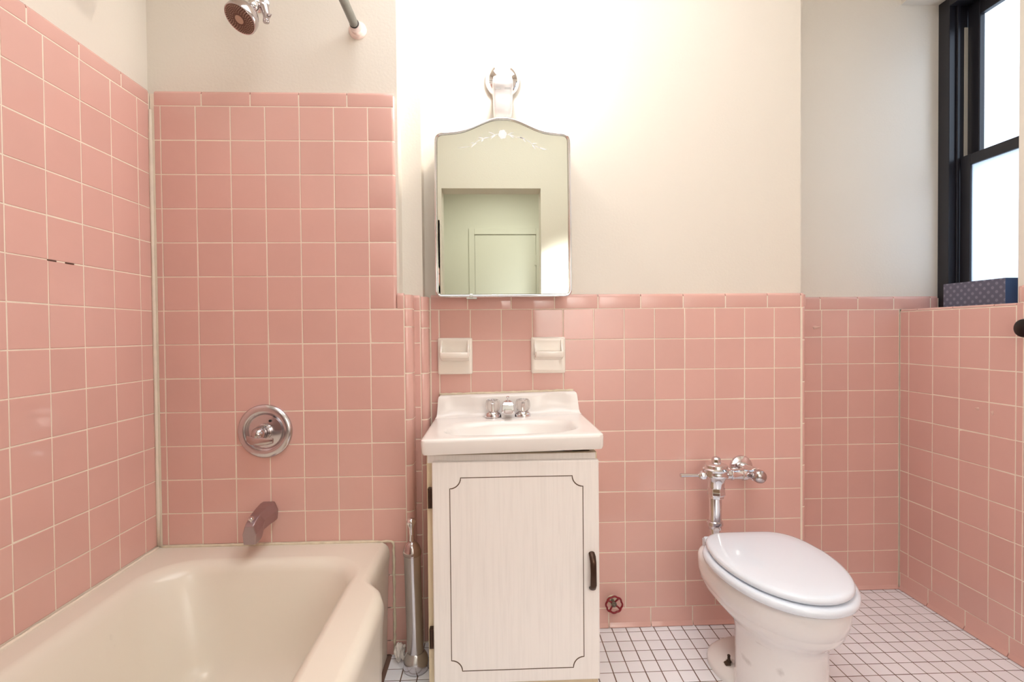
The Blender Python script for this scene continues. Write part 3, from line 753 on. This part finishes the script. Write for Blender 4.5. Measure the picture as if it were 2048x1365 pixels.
# ------------------------------------------------------------------ soap dishes
def soap(cx, label):
    t = tag(empty('soap_dish', (cx, YM, 0.984)), label, 'soap dish', 'ivory ceramic soap dishes above the sink')
    x0, x1, z0, z1 = cx-0.0605, cx+0.0605, 0.919, 1.047
    yb = YM+0.001
    bm = newbm()
    r = lambda i, y, rr: [Vector((v.x, y, v.y)) for v in [Vector((q_.x, q_.y)) for q_ in rrect(x0+i, x1-i, z0+i, z1-i, rr, 0, n=5, m=4)]]
    loft(bm, [r(0, yb, 0.006), r(0, yb-0.009, 0.006), r(0.002, yb-0.012, 0.006), r(0.006, yb-0.0135, 0.006), r(0.014, yb-0.013, 0.008), r(0.022, yb-0.0125, 0.008)])
    P(t, 'back_plate', bm, soap_m, smooth=True, auto=50)
    # curved shelf with a raised lip
    bm = newbm()
    prof = [(0.0, -0.020), (-0.012, -0.017), (-0.026, -0.012), (-0.040, -0.009), (-0.049, -0.006), (-0.052, 0.002), (-0.051, 0.010), (-0.047, 0.012), (-0.043, 0.008), (-0.040, 0.001), (-0.030, -0.003), (-0.006, -0.002), (0.0, 0.012)]
    rings = []
    for f, s_ in ((-1, 0.86), (-0.97, 0.96), (-0.9, 1), (0.9, 1), (0.97, 0.96), (1, 0.86)):
        rings.append([Vector((cx+f*0.049, yb-0.012+dy*s_, 0.984+dz*s_+0.002)) for dy, dz in prof])
    loft(bm, rings)
    for sx in (-1, 1):
        rr = []
        for z_, d_ in ((0.984, 0.040), (1.000, 0.020), (1.020, 0.008), (1.038, 0.002)):
            xx = cx+sx*0.047
            rr.append([Vector((xx-0.004, yb-0.011, z_)), Vector((xx-0.003, yb-0.013-d_, z_)), Vector((xx+0.003, yb-0.013-d_, z_)), Vector((xx+0.004, yb-0.011, z_))])
        loft(bm, rr)
    P(t, 'shelf', bm, soap_m, smooth=True, auto=50, bevel=0.0015)
soap(-0.131, 'ivory ceramic soap dish on the pink wall, the left one of two')
soap(0.197, 'ivory ceramic soap dish on the pink wall, the right one near the shiny tile')

# ------------------------------------------------------------------ vanity cabinet
van = tag(empty('vanity_cabinet', (0.056, 1.60, 0)), 'whitewashed wood vanity cabinet with one grooved door under the sink', 'cabinet')
CX0, CX1, CF = -0.187, 0.293, 1.427
bm = newbm()
box(bm, CX0, CX0+0.016, CF, YM-0.012, 0.0, 0.722); box(bm, CX1-0.016, CX1, CF, YM-0.012, 0.0, 0.722)
box(bm, CX0+0.016, CX1-0.016, CF, CF+0.018, 0.69, 0.722); box(bm, CX0+0.016, CX1-0.016, CF, CF+0.018, 0.0, 0.115)
box(bm, CX0+0.016, CX0+0.03, CF, CF+0.018, 0.115, 0.69); box(bm, CX1-0.03, CX1-0.016, CF, CF+0.018, 0.115, 0.69)
box(bm, CX0+0.016, CX1-0.016, CF+0.018, YM-0.02, 0.10, 0.115)
P(van, 'carcass', bm, cab_edge, bevel=0.001)
bm = newbm(); box(bm, CX0+0.002, CX1-0.004, CF-0.0012, CF, 0.700, 0.7215)
P(van, 'top_rail', bm, wood)
VX0, VX1, VZ0, VZ1, VY = -0.1705, 0.2940, 0.086, 0.7065, 1.404
bm = newbm(); box(bm, VX0, VX1, VY, VY+0.020, VZ0, VZ1)
door = P(van, 'door', bm, wood, bevel=0.004, bseg=3)
# routed groove with notched corners
gx0, gx1, gz0, gz1, gr = -0.1215, 0.2485, 0.123, 0.663, 0.030
path = []
def arc_in(cx, cz, a0, a1):
    for i in range(9):
        t = math.radians(a0+(a1-a0)*i/8); path.append(Vector((cx+gr*math.cos(t), cz+gr*math.sin(t))))
arc_in(gx0, gz1, -90, 0); arc_in(gx1, gz1, 180, 270); arc_in(gx1, gz0, 90, 180); arc_in(gx0, gz0, 0, 90)
n = len(path); inn = []; outt = []
for i in range(n):
    a, b, c_ = path[i-1], path[i], path[(i+1) % n]
    d = ((b-a).normalized()+(c_-b).normalized()); d = d.normalized() if d.length > 1e-6 else (c_-b).normalized(); nn = Vector((d.y, -d.x))
    inn.append(b+nn*0.0015); outt.append(b-nn*0.0015)
bm = newbm()
A_ = [bm.verts.new((v.x, VY-0.0004, v.y)) for v in inn]; B_ = [bm.verts.new((v.x, VY-0.0004, v.y)) for v in outt]
A2 = [bm.verts.new((v.x, VY+0.0006, v.y)) for v in inn]; B2 = [bm.verts.new((v.x, VY+0.0006, v.y)) for v in outt]
for i in range(n):
    j = (i+1) % n
    bm.faces.new((A_[i], A_[j], B_[j], B_[i])); bm.faces.new((A2[i], A2[j], B2[j], B2[i])); bm.faces.new((A_[i], A_[j], A2[j], A2[i])); bm.faces.new((B_[i], B_[j], B2[j], B2[i]))
P(door, 'door_groove', bm, groove_m)
bm = newbm()
hp = [(0.272, VY+0.002, 0.445), (0.272, VY-0.012, 0.440), (0.2725, VY-0.020, 0.425), (0.273, VY-0.021, 0.395), (0.273, VY-0.020, 0.362), (0.2725, VY-0.012, 0.350), (0.272, VY+0.002, 0.346)]
rg = []
for i, q_ in enumerate(hp):
    w = (0.0085, 0.009, 0.0088, 0.0084, 0.0088, 0.009, 0.0085)[i]; t = 0.005
    d = Vector(hp[min(i+1, 6)]) - Vector(hp[max(i-1, 0)]); d.normalize(); v = Vector((0, d.z, -d.y)); u = Vector((1, 0, 0)); c_ = Vector(q_)
    rg.append([c_+u*w*math.cos(a)+v*t*math.sin(a) for a in [2*math.pi*k/12 for k in range(12)]])
loft(bm, rg)
P(door, 'handle', bm, brass, smooth=True, auto=50)
for z in (0.605, 0.212):
    bm = newbm(); box(bm, CX0+0.004, VX0+0.002, VY+0.006, VY+0.0225, z-0.028, z+0.028); lathe(bm, (CX0+0.010, VY+0.008, z-0.026), (0, 0, 1), [(0.0045, 0), (0.0055, 0.004), (0.0055, 0.048), (0.0045, 0.052)], 14)
    P(van, 'hinge', bm, brass, bevel=0.001)

# ------------------------------------------------------------------ sink
sink = tag(empty('sink', (0.056, 1.60, 0.735)), 'white sink top with raised back set on the vanity cabinet', 'sink')
SX, SZ = 0.0545, 0.7775
def sup(hx_, y0, y1, z, nexp=2.6, N=96):
    pts = []; cy = (y0+y1)/2; b = (y1-y0)/2
    for i in range(N):
        t = 2*math.pi*i/N+math.pi/4; c_, s_ = math.cos(t), math.sin(t)
        pts.append(Vector((SX+hx_*abs(c_)**(2/nexp)*(1 if c_ >= 0 else -1), cy+b*abs(s_)**(2/nexp)*(1 if s_ >= 0 else -1), z)))
    return pts
YS0, YS1 = 1.388, YM-0.003
HW = 0.2540
rings = [sup(0.236, YS0+0.010, YS1, SZ-0.044, 40), sup(HW-0.005, YS0+0.003, YS1, SZ-0.043, 40), sup(HW-0.001, YS0+0.001, YS1, SZ-0.036, 30), sup(HW, YS0, YS1, SZ-0.010, 30), sup(HW-0.001, YS0+0.001, YS1, SZ-0.004, 30), sup(HW-0.005, YS0+0.005, YS1, SZ-0.0008, 24), sup(HW-0.010, YS0+0.010, YS1-0.005, SZ, 16),
         sup(0.205, 1.423, 1.668, SZ, 3.4), sup(0.199, 1.428, 1.662, SZ-0.0015, 3.2), sup(0.194, 1.433, 1.656, SZ-0.006, 3.1), sup(0.188, 1.438, 1.650, SZ-0.018, 3.0), sup(0.170, 1.448, 1.636, SZ-0.060, 2.8), sup(0.145, 1.462, 1.620, SZ-0.095, 2.6), sup(0.10, 1.49, 1.60, SZ-0.118, 2.3), sup(0.03, 1.53, 1.57, SZ-0.126, 2)]
bm = newbm(); loft(bm, rings)
P(sink, 'basin', bm, marble, smooth=True, auto=50)
bm = newbm()
def bsr(x0, x1, y0, y1, z): return [Vector((x0, y0, z)), Vector((x1, y0, z)), Vector((x1, y1, z)), Vector((x0, y1, z))]
bw = 0.252
zs = [(0, 0.0, 1.742), (0.004, 0.004, 1.750), (0.014, 0.006, 1.757), (0.040, 0.008, 1.762), (0.062, 0.010, 1.765), (0.070, 0.012, 1.768), (0.074, 0.016, 1.774)]
N = 48; rings = []
for dz, ins, yf in zs:
    r = []
    for i in range(N+1):
        f = i/N; x = SX-bw+ins+(2*(bw-ins))*f; ax = abs(x-SX)
        pock = 0.010*math.exp(-((ax-0.165)/0.045)**4)*math.sin(math.pi*min(1, max(0, (dz-0.002)/0.072)))
        r.append(Vector((x, yf+pock, SZ-0.001+dz)))
    r += [Vector((SX+bw-ins, YS1, SZ-0.001+dz)), Vector((SX-bw+ins, YS1, SZ-0.001+dz))]
    rings.append(r)
loft(bm, rings)
P(sink, 'backsplash', bm, marble, smooth=True, auto=40)
bm = newbm(); pts = [(SX-bw+0.012+(2*bw-0.03)*i/40, YM-0.0035, SZ+0.0755+random.uniform(-.0008, .001)) for i in range(41)]
tube(bm, pts, [0.0042+random.uniform(-.001, .0012) for _ in pts], 8)
P(sink, 'caulk_bead', bm, caulk_m, smooth=True)
bm = newbm(); lathe(bm, (SX, 1.55, SZ-0.127), (0, 0, 1), [(0.0, 0), (0.022, 0.001), (0.022, 0.003), (0.015, 0.0035), (0.0, 0.002)], 24)
P(sink, 'drain', bm, chrome, smooth=True)
sink.rotation_euler = (0, -math.radians(1.1), 0)

# ------------------------------------------------------------------ faucet
FX, FY, FZ = 0.0505, 1.722, SZ
fa = tag(empty('faucet', (FX, FY, FZ)), 'small chrome faucet with two clear knobs on the sink ledge', 'faucet')
def el(cx, a, b, z, N=32): return [Vector((cx+a*math.cos(2*math.pi*i/N), FY+b*math.sin(2*math.pi*i/N), z)) for i in range(N)]
for sx in (-1, 1):
    c = FX+sx*0.0508; bm = newbm()
    loft(bm, [el(c, 0.027, 0.025, FZ), el(c, 0.0272, 0.025, FZ+0.007), el(c, 0.0255, 0.0235, FZ+0.013), el(c, 0.020, 0.019, FZ+0.018), el(c, 0.0165, 0.016, FZ+0.021)])
    P(fa, 'base_plate', bm, chrome, smooth=True, auto=40)
bm = newbm()
def sq(hx_, y0, y1, z): return [Vector((FX-hx_, y0, z)), Vector((FX+hx_, y0, z)), Vector((FX+hx_, y1, z)), Vector((FX-hx_, y1, z))]
loft(bm, [sq(0.0235, FY-0.026, FY+0.022, FZ), sq(0.022, FY-0.028, FY+0.022, FZ+0.016), sq(0.021, FY-0.030, FY+0.022, FZ+0.024), sq(0.0205, FY-0.029, FY+0.020, FZ+0.030), sq(0.0195, FY-0.028, FY+0.018, FZ+0.044), sq(0.015, FY-0.020, FY+0.014, FZ+0.052), sq(0.008, FY-0.006, FY+0.008, FZ+0.057)])
P(fa, 'spout', bm, chrome, smooth=True, auto=25, bevel=0.0015)
bm = newbm(); loft(bm, [[Vector((FX+x, y, FZ+z)) for x, z in ((-0.013, 0.017), (0.013, 0.017), (0.015, 0.024), (0.012, 0.032), (-0.012, 0.032), (-0.015, 0.024))] for y in (FY-0.02, FY-0.060, FY-0.066)])
P(fa, 'spout_tip', bm, chrome, bevel=0.002)
bm = newbm(); lathe(bm, (FX, FY+0.008, FZ+0.052), (0, 0, 1), [(0.002, 0), (0.002, 0.010), (0.005, 0.013), (0.0055, 0.016), (0.003, 0.018)], 14)
P(fa, 'lift_rod', bm, chrome, smooth=True, auto=40)
for sx in (-1, 1):
    c = (FX+sx*0.0508, FY, FZ+0.019)
    bm = newbm(); lathe(bm, c, (0, 0, 1), [(0.013, 0), (0.018, 0.002), (0.0225, 0.008), (0.0245, 0.018), (0.0240, 0.030), (0.0215, 0.038), (0.019, 0.041), (0.0165, 0.0395), (0.014, 0.036), (0.0, 0.035)], 48, scallop=(10, 0.005, 0.040, 0.045))
    kn = P(fa, 'clear_knob', bm, acrylic, smooth=True, auto=40)
    bm = newbm(); lathe(bm, (c[0], c[1], c[2]-0.002), (0, 0, 1), [(0.012, 0), (0.012, 0.004), (0.004, 0.006), (0.0035, 0.028), (0.006, 0.031), (0.0, 0.032)], 20)
    P(kn, 'knob_core', bm, chrome, smooth=True, auto=40)

# ------------------------------------------------------------------ toilet
TXc = 0.811
toi = tag(empty('toilet', (TXc, 1.45, 0)), 'white floor-mounted toilet with closed lid against the pink wall', 'toilet')
def egg(w, yf, yb, z, ym=1.45, nb=3.2, N=80, nf=2.1, cx=TXc, tb=0.0):
    pts = []
    for i in range(N):
        t = 2*math.pi*i/N; c_, s_ = math.cos(t), math.sin(t); e = nb if s_ > 0 else nf
        x = w*abs(c_)**(2/e)*(1 if c_ >= 0 else -1); y = (yb-ym if s_ > 0 else ym-yf)*abs(s_)**(2/e)*(1 if s_ >= 0 else -1)
        if y > 0: x *= 1-tb*(y/(yb-ym))**1.5
        pts.append(Vector((cx+x, ym+y, z)))
    return pts
bm = newbm()
loft(bm, [egg(0.116, 1.266, 1.53, 0.001, 1.41, 2.2), egg(0.114, 1.268, 1.53, 0.05, 1.41, 2.2), egg(0.111, 1.272, 1.53, 0.12, 1.41, 2.2), egg(0.111, 1.272, 1.535, 0.200, 1.41, 2.2), egg(0.114, 1.266, 1.55, 0.222, 1.42, 2.4), egg(0.127, 1.250, 1.585, 0.238, 1.44, 2.6),
          egg(0.145, 1.232, 1.625, 0.255, 1.47, 3), egg(0.157, 1.218, 1.65, 0.270, 1.48), egg(0.1605, 1.213, 1.66, 0.284, 1.49), egg(0.1615, 1.212, 1.662, 0.288, 1.49), egg(0.1655, 1.207, 1.665, 0.292, 1.49), egg(0.1690, 1.201, 1.668, 0.316, 1.49), egg(0.1700, 1.199, 1.669, 0.341, 1.49), egg(0.1690, 1.201, 1.668, 0.353, 1.49), egg(0.1650, 1.206, 1.664, 0.3595, 1.49), egg(0.158, 1.214, 1.655, 0.3615, 1.49)])
P(toi, 'bowl', bm, toilet_porcelain, smooth=True, auto=60)
bm = newbm()
loft(bm, [egg(0.133, 1.40, 1.67, 0.001, 1.56, 2.4), egg(0.134, 1.399, 1.67, 0.014, 1.56, 2.4), egg(0.131, 1.403, 1.668, 0.026, 1.56, 2.4), egg(0.118, 1.42, 1.66, 0.036, 1.56, 2.4), egg(0.095, 1.44, 1.65, 0.046, 1.56, 2.4)])
P(toi, 'foot_flange', bm, toilet_porcelain, smooth=True, auto=60)
bm = newbm()
loft(bm, [egg(0.048, 1.40, 1.64, 0.02, 1.50, 2.4), egg(0.046, 1.40, 1.64, 0.10, 1.50, 2.4), egg(0.055, 1.40, 1.645, 0.17, 1.50, 2.4), egg(0.075, 1.40, 1.65, 0.235, 1.50, 2.6), egg(0.085, 1.42, 1.65, 0.27, 1.50, 2.6)])
P(toi, 'trapway', bm, toilet_porcelain, smooth=True, auto=60)
bm = newbm()
loft(bm, [egg(0.176, 1.187, 1.622, 0.3635, 1.46, tb=0.12), egg(0.1785, 1.183, 1.625, 0.3670, 1.46, tb=0.12), egg(0.180, 1.181, 1.626, 0.3740, 1.46, tb=0.12), egg(0.178, 1.184, 1.625, 0.3815, 1.46, tb=0.12), egg(0.171, 1.192, 1.622, 0.3855, 1.46, tb=0.12), egg(0.16, 1.206, 1.61, 0.3865, 1.46, tb=0.12)])
P(toi, 'seat', bm, seat_m, smooth=True, auto=60)
bm = newbm()
loft(bm, [egg(0.158, 1.204, 1.612, 0.3890, 1.46, 5, tb=0.20), egg(0.1655, 1.197, 1.619, 0.3910, 1.46, 5, tb=0.20), egg(0.1680, 1.194, 1.622, 0.3960, 1.46, 5, tb=0.20), egg(0.1672, 1.195, 1.621, 0.4020, 1.46, 5, tb=0.20), egg(0.1630, 1.200, 1.617, 0.4070, 1.46, 5, tb=0.20), egg(0.155, 1.211, 1.607, 0.4095, 1.46, 5, tb=0.20), egg(0.12, 1.256, 1.57, 0.4120, 1.46, 3.5, tb=0.20), egg(0.06, 1.351, 1.52, 0.4138, 1.46, 3, tb=0.20)])
P(toi, 'lid', bm, seat_m, smooth=True, auto=60)
for sx in (-1, 1):
    bm = newbm(); lathe(bm, (TXc+sx*0.140, 1.608, 0.388), (sx, 0, 0), [(0.010, -0.06), (0.010, -0.010), (0.008, -0.006)], 20); box(bm, TXc+sx*0.115-0.014, TXc+sx*0.115+0.014, 1.60, 1.635, 0.360, 0.384)
    P(toi, 'hinge', bm, seat_m, bevel=0.002)
for x in (0.7165, 0.9055):
    bm = newbm(); lathe(bm, (x, 1.520, 0.0385), (0, 0, 1), [(0.015, 0), (0.014, 0.004), (0.008, 0.006), (0.0075, 0.011), (0.0045, 0.012), (0.004, 0.024), (0.005, 0.026), (0.004, 0.029)], 6)
    P(toi, 'floor_bolt', bm, rust_m)
bm = newbm()
for (x, z, w, h) in ((0.765, 0.10, 0.006, 0.016), (0.737, 0.09, 0.012, 0.010)): 
    pass
bm.free()

# ------------------------------------------------------------------ flush valve
fv = tag(empty('flush_valve', (0.757, 1.705, 0.35)), 'chrome flush valve with side lever on the wall behind the toilet', 'flush valve')
FVX, FVY = 0.7585, 1.700
bm = newbm()
lathe(bm, (FVX, FVY, 0), (0, 0, 1), [(0.0271, 0.528), (0.0282, 0.546), (0.0305, 0.556), (0.0384, 0.566), (0.0424, 0.573), (0.0424, 0.580), (0.041, 0.583), (0.0415, 0.589), (0.0441, 0.594), (0.0390, 0.598), (0.0373, 0.607), (0.0316, 0.611), (0.0181, 0.614), (0.0164, 0.616)], 44)
bd = P(fv, 'valve_body', bm, chrome, smooth=True, auto=35)
bm = newbm(); lathe(bm, (FVX, FVY, 0), (0, 0, 1), [(0.0164, 0.613), (0.0164, 0.627), (0.0124, 0.632), (0.006, 0.635)], 8)
P(bd, 'cap_nut', bm, chrome, bevel=0.0015)
bm = newbm(); lathe(bm, (FVX, FVY, 0), (0, 0, 1), [(0.0249, 0.531), (0.0299, 0.530), (0.0303, 0.518), (0.0311, 0.517), (0.0311, 0.506), (0.0266, 0.503), (0.0260, 0.494), (0.0220, 0.492)], 8)
P(fv, 'coupling_nut', bm, chrome, bevel=0.002)
bm = newbm(); lathe(bm, (FVX-0.003, FVY, 0), (0, 0, 1), [(0.0209, 0.50), (0.0203, 0.408)], 36)
P(fv, 'flush_tube', bm, chrome, smooth=True, auto=40)
bm = newbm(); lathe(bm, (FVX-0.004, FVY, 0), (0, 0, 1), [(0.0209, 0.416), (0.0260, 0.413), (0.0266, 0.402), (0.0215, 0.396), (0.0209, 0.386), (0.0169, 0.384), (0.0169, 0.30)], 28)
tube(bm, [(FVX-0.004, FVY, 0.302), (FVX, FVY-0.004, 0.285), (FVX+0.01, FVY-0.012, 0.272), (FVX+0.02, FVY-0.018, 0.268)], 0.015, 16)
P(fv, 'spud_nut', bm, chrome, smooth=True, auto=40)
bm = newbm(); lathe(bm, (FVX-0.026, FVY, 0.572), (-1, 0, -0.02), [(0.016, 0), (0.017, 0.006), (0.012, 0.010), (0.015, 0.013), (0.016, 0.024), (0.011, 0.032), (0.007, 0.036)], 8)
lathe(bm, (FVX-0.058, FVY, 0.5712), (-1, 0, 0.02), [(0.0055, 0), (0.006, 0.030), (0.0072, 0.058), (0.0075, 0.064), (0.006, 0.066)], 18)
P(fv, 'lever', bm, chrome, smooth=True, auto=35)
bm = newbm(); lathe(bm, (FVX+0.02, FVY, 0.572), (1, 0, 0), [(0.0175, 0), (0.0175, 0.028), (0.020, 0.030), (0.020, 0.036), (0.0185, 0.038), (0.0185, 0.066), (0.0215, 0.069), (0.0215, 0.082), (0.0185, 0.086), (0.0185, 0.118)], 32)
P(fv, 'tailpiece', bm, chrome, smooth=True, auto=40)
bm = newbm()
lathe(bm, (0.893, YM+0.001, 0.572), (0, -1, 0), [(0.0195, 0), (0.0195, 0.085), (0.0225, 0.088), (0.0225, 0.108), (0.017, 0.110)], 32)
st = P(fv, 'angle_stop', bm, chrome, smooth=True, auto=40)
bm = newbm(); lathe(bm, (0.893, 1.693, 0.572), (0, -1, 0), [(0.0165, 0), (0.0165, 0.008), (0.0200, 0.010), (0.0225, 0.016), (0.0225, 0.026), (0.020, 0.034), (0.012, 0.040), (0.003, 0.0415), (0.003, 0.0425), (0, 0.0425)], 36)
P(st, 'stop_cap', bm, chrome2, smooth=True, auto=40)
bm = newbm(); lathe(bm, (0.893, 1.697, 0.572), (0, -1, 0), [(0.0178, 0), (0.0178, 0.008)], 28)
P(st, 'stop_gasket', bm, dark_m)
bm = newbm(); lathe(bm, (0.893, YM+0.001, 0.572), (0, -1, 0), [(0.041, 0), (0.0415, 0.004), (0.039, 0.010), (0.030, 0.014), (0.021, 0.016)], 44)
P(fv, 'wall_flange', bm, chrome, smooth=True, auto=40)

# ------------------------------------------------------------------ red hand wheel
hw = tag(empty('valve_handwheel', (0.4215, YM, 0.098)), 'small red handwheel on the wall beside the vanity cabinet near the floor', 'valve')
c = Vector((0.4215, 1.768, 0.098)); bm = newbm(); N = 64; rings = []
for k in range(10):
    t = 2*math.pi*k/10; rings.append([])
for i in range(N):
    a = 2*math.pi*i/N; R_ = 0.0262+0.0032*abs(math.cos(4*a+0.2))**0.7*1.0
    ctr = c + Vector((math.cos(a), 0, math.sin(a)))*R_
    rad = Vector((math.cos(a), 0, math.sin(a)))
    for k in range(10):
        t = 2*math.pi*k/10; rings[k].append(ctr + rad*0.0034*math.cos(t) + Vector((0, 1, 0))*0.0042*math.sin(t))
rings.append(rings[0])
loft(bm, rings, False, False); bmesh.ops.remove_doubles(bm, verts=bm.verts, dist=1e-6)
wh = P(hw, 'wheel_rim', bm, red_m, smooth=True)
for i in range(4):
    a = math.pi/4+math.pi/2*i+0.15; bm = newbm(); d = Vector((math.cos(a), 0, math.sin(a)))
    tube(bm, [c+d*0.006+Vector((0, 0.006, 0)), c+d*0.015+Vector((0, 0.004, 0)), c+d*0.026], [0.0038, 0.0030, 0.0034], 10)
    P(hw, 'spoke', bm, red_m, smooth=True)
bm = newbm(); lathe(bm, c+Vector((0, 0.032, 0)), (0, -1, 0), [(0.006, 0), (0.006, 0.020), (0.010, 0.021), (0.010, 0.031), (0.0065, 0.032), (0.0065, 0.036), (0.003, 0.038)], 8)
P(hw, 'stem_nut', bm, mat('grey_green_brass', (120, 112, 100), 0.4, 0.8))
bm = newbm(); lathe(bm, (0.4215, YM+0.001, 0.098), (0, -1, 0), [(0.020, 0), (0.018, 0.002), (0.008, 0.003)], 16)
P(hw, 'mortar_collar', bm, caulk_m, smooth=True)

# ------------------------------------------------------------------ toilet brush canister
cn = tag(empty('toilet_brush_canister', (-0.252, 1.605, 0)), 'tall slim chrome toilet brush canister standing between tub and vanity', 'toilet brush')
ax = Vector((-0.010, 0, 0.48)).normalized(); cb = (-0.2515, 1.605, 0.001)
bm = newbm(); lathe(bm, cb, (0, 0, 1), [(0.036, 0), (0.0385, 0.003), (0.040, 0.012), (0.040, 0.028), (0.0375, 0.040), (0.032, 0.050), (0.0285, 0.056), (0.027, 0.058)], 44)
P(cn, 'base', bm, steel, smooth=True, auto=40)
bm = newbm(); lathe(bm, cb, ax, [(0.0262, 0.055), (0.0262, 0.366)], 44)
P(cn, 'canister_tube', bm, steel, smooth=True, auto=40)
bm = newbm(); lathe(bm, cb, ax, [(0.0262, 0.364), (0.0285, 0.366), (0.0290, 0.376), (0.0275, 0.380), (0.0235, 0.392), (0.0170, 0.402), (0.0120, 0.407), (0.009, 0.408)], 44)
P(cn, 'lid', bm, chrome2, smooth=True, auto=40)
bm = newbm(); lathe(bm, cb, ax, [(0.0075, 0.404), (0.0075, 0.410), (0.0065, 0.425), (0.0075, 0.450), (0.0105, 0.458), (0.0135, 0.464), (0.0145, 0.470), (0.0115, 0.477), (0.004, 0.481)], 28)
P(cn, 'brush_handle', bm, chrome, smooth=True, auto=40)

# ------------------------------------------------------------------ crumpled tissue
bm = newbm(); bmesh.ops.create_icosphere(bm, subdivisions=4, radius=1)
from mathutils import noise
for v in bm.verts:
    n_ = noise.noise(v.co*1.8+Vector((3, 1, 7)))*0.5 + abs(noise.noise(v.co*2.6))*0.35
    v.co = v.co*(0.8+n_); v.co = Vector((v.co.x*0.019, v.co.y*0.020, v.co.z*0.030))
zmin = min(v.co.z for v in bm.verts)
for v in bm.verts: v.co += Vector((-0.309, 1.643, -zmin+0.0005))
tp = finish('crumpled_tissue', bm, tissue_m, smooth=True, auto=25)
place(tp, (-0.309, 1.643, 0)); tag(tp, 'crumpled white tissue on the floor between tub and brush canister', 'tissue')

# ------------------------------------------------------------------ tissue box on the sill
tb = tag(empty('tissue_box', (1.745, 1.73, SILL)), 'blue-grey patterned tissue box on the tiled window sill', 'box')
bm = newbm(); box(bm, 1.690, 1.800, 1.6135, 1.8440, SILL+0.0005, SILL+0.0865)
for f in bm.faces:
    f.material_index = 1 if abs(f.normal.y) > 0.5 or f.calc_center_median().y < 1.614 or f.calc_center_median().y > 1.8435 else 0
P(tb, 'box_body', bm, [box_card, box_blue], bevel=0.001)
bm = newbm(); loft(bm, [[Vector((1.745+a*math.cos(t), 1.729+b*math.sin(t), SILL+0.0862+h)) for t in [2*math.pi*k/32 for k in range(32)]] for a, b, h in ((0.022, 0.06, 0), (0.022, 0.06, 0.0008), (0.019, 0.056, 0.0008))])
P(tb, 'box_opening', bm, box_blue)
# black lump in the sill corner and the knob at the right
bm = newbm(); bmesh.ops.create_icosphere(bm, subdivisions=3, radius=1)
for v in bm.verts:
    k = 0.85+noise.noise(v.co*2.5)*0.5; v.co = Vector((1.795+v.co.x*0.012*k, 1.930+v.co.y*0.020*k, SILL+0.021+v.co.z*0.021*k))
bz = min(v.co.z for v in bm.verts)
for v in bm.verts: v.co.z += SILL+0.0005-bz
bs_ = finish('black_sponge', bm, black_m, smooth=True); place(bs_, (1.795, 1.930, SILL)); tag(bs_, 'small black lump in the sill corner behind the patterned box', 'sponge')
kb = tag(empty('wall_hook', (XR, 1.478, 1.063)), 'black wall hook knob on the pink tiles at the right edge below the sill', 'hook')
bm = newbm(); lathe(bm, (XR+0.0005, 1.478, 1.063), (-1, 0.0, 0), [(0.030, 0), (0.030, 0.004), (0.012, 0.007), (0.012, 0.012)], 32)
P(kb, 'mounting_plate', bm, black_m, smooth=True, auto=40)
bm = newbm(); lathe(bm, (XR-0.009, 1.478, 1.063), (-1, 0.0, 0), [(0.026, 0), (0.032, 0.006), (0.0315, 0.020), (0.0285, 0.040), (0.0265, 0.0455), (0.022, 0.048), (0.0, 0.0495)], 36)
P(kb, 'knob', bm, black_m, smooth=True, auto=40)
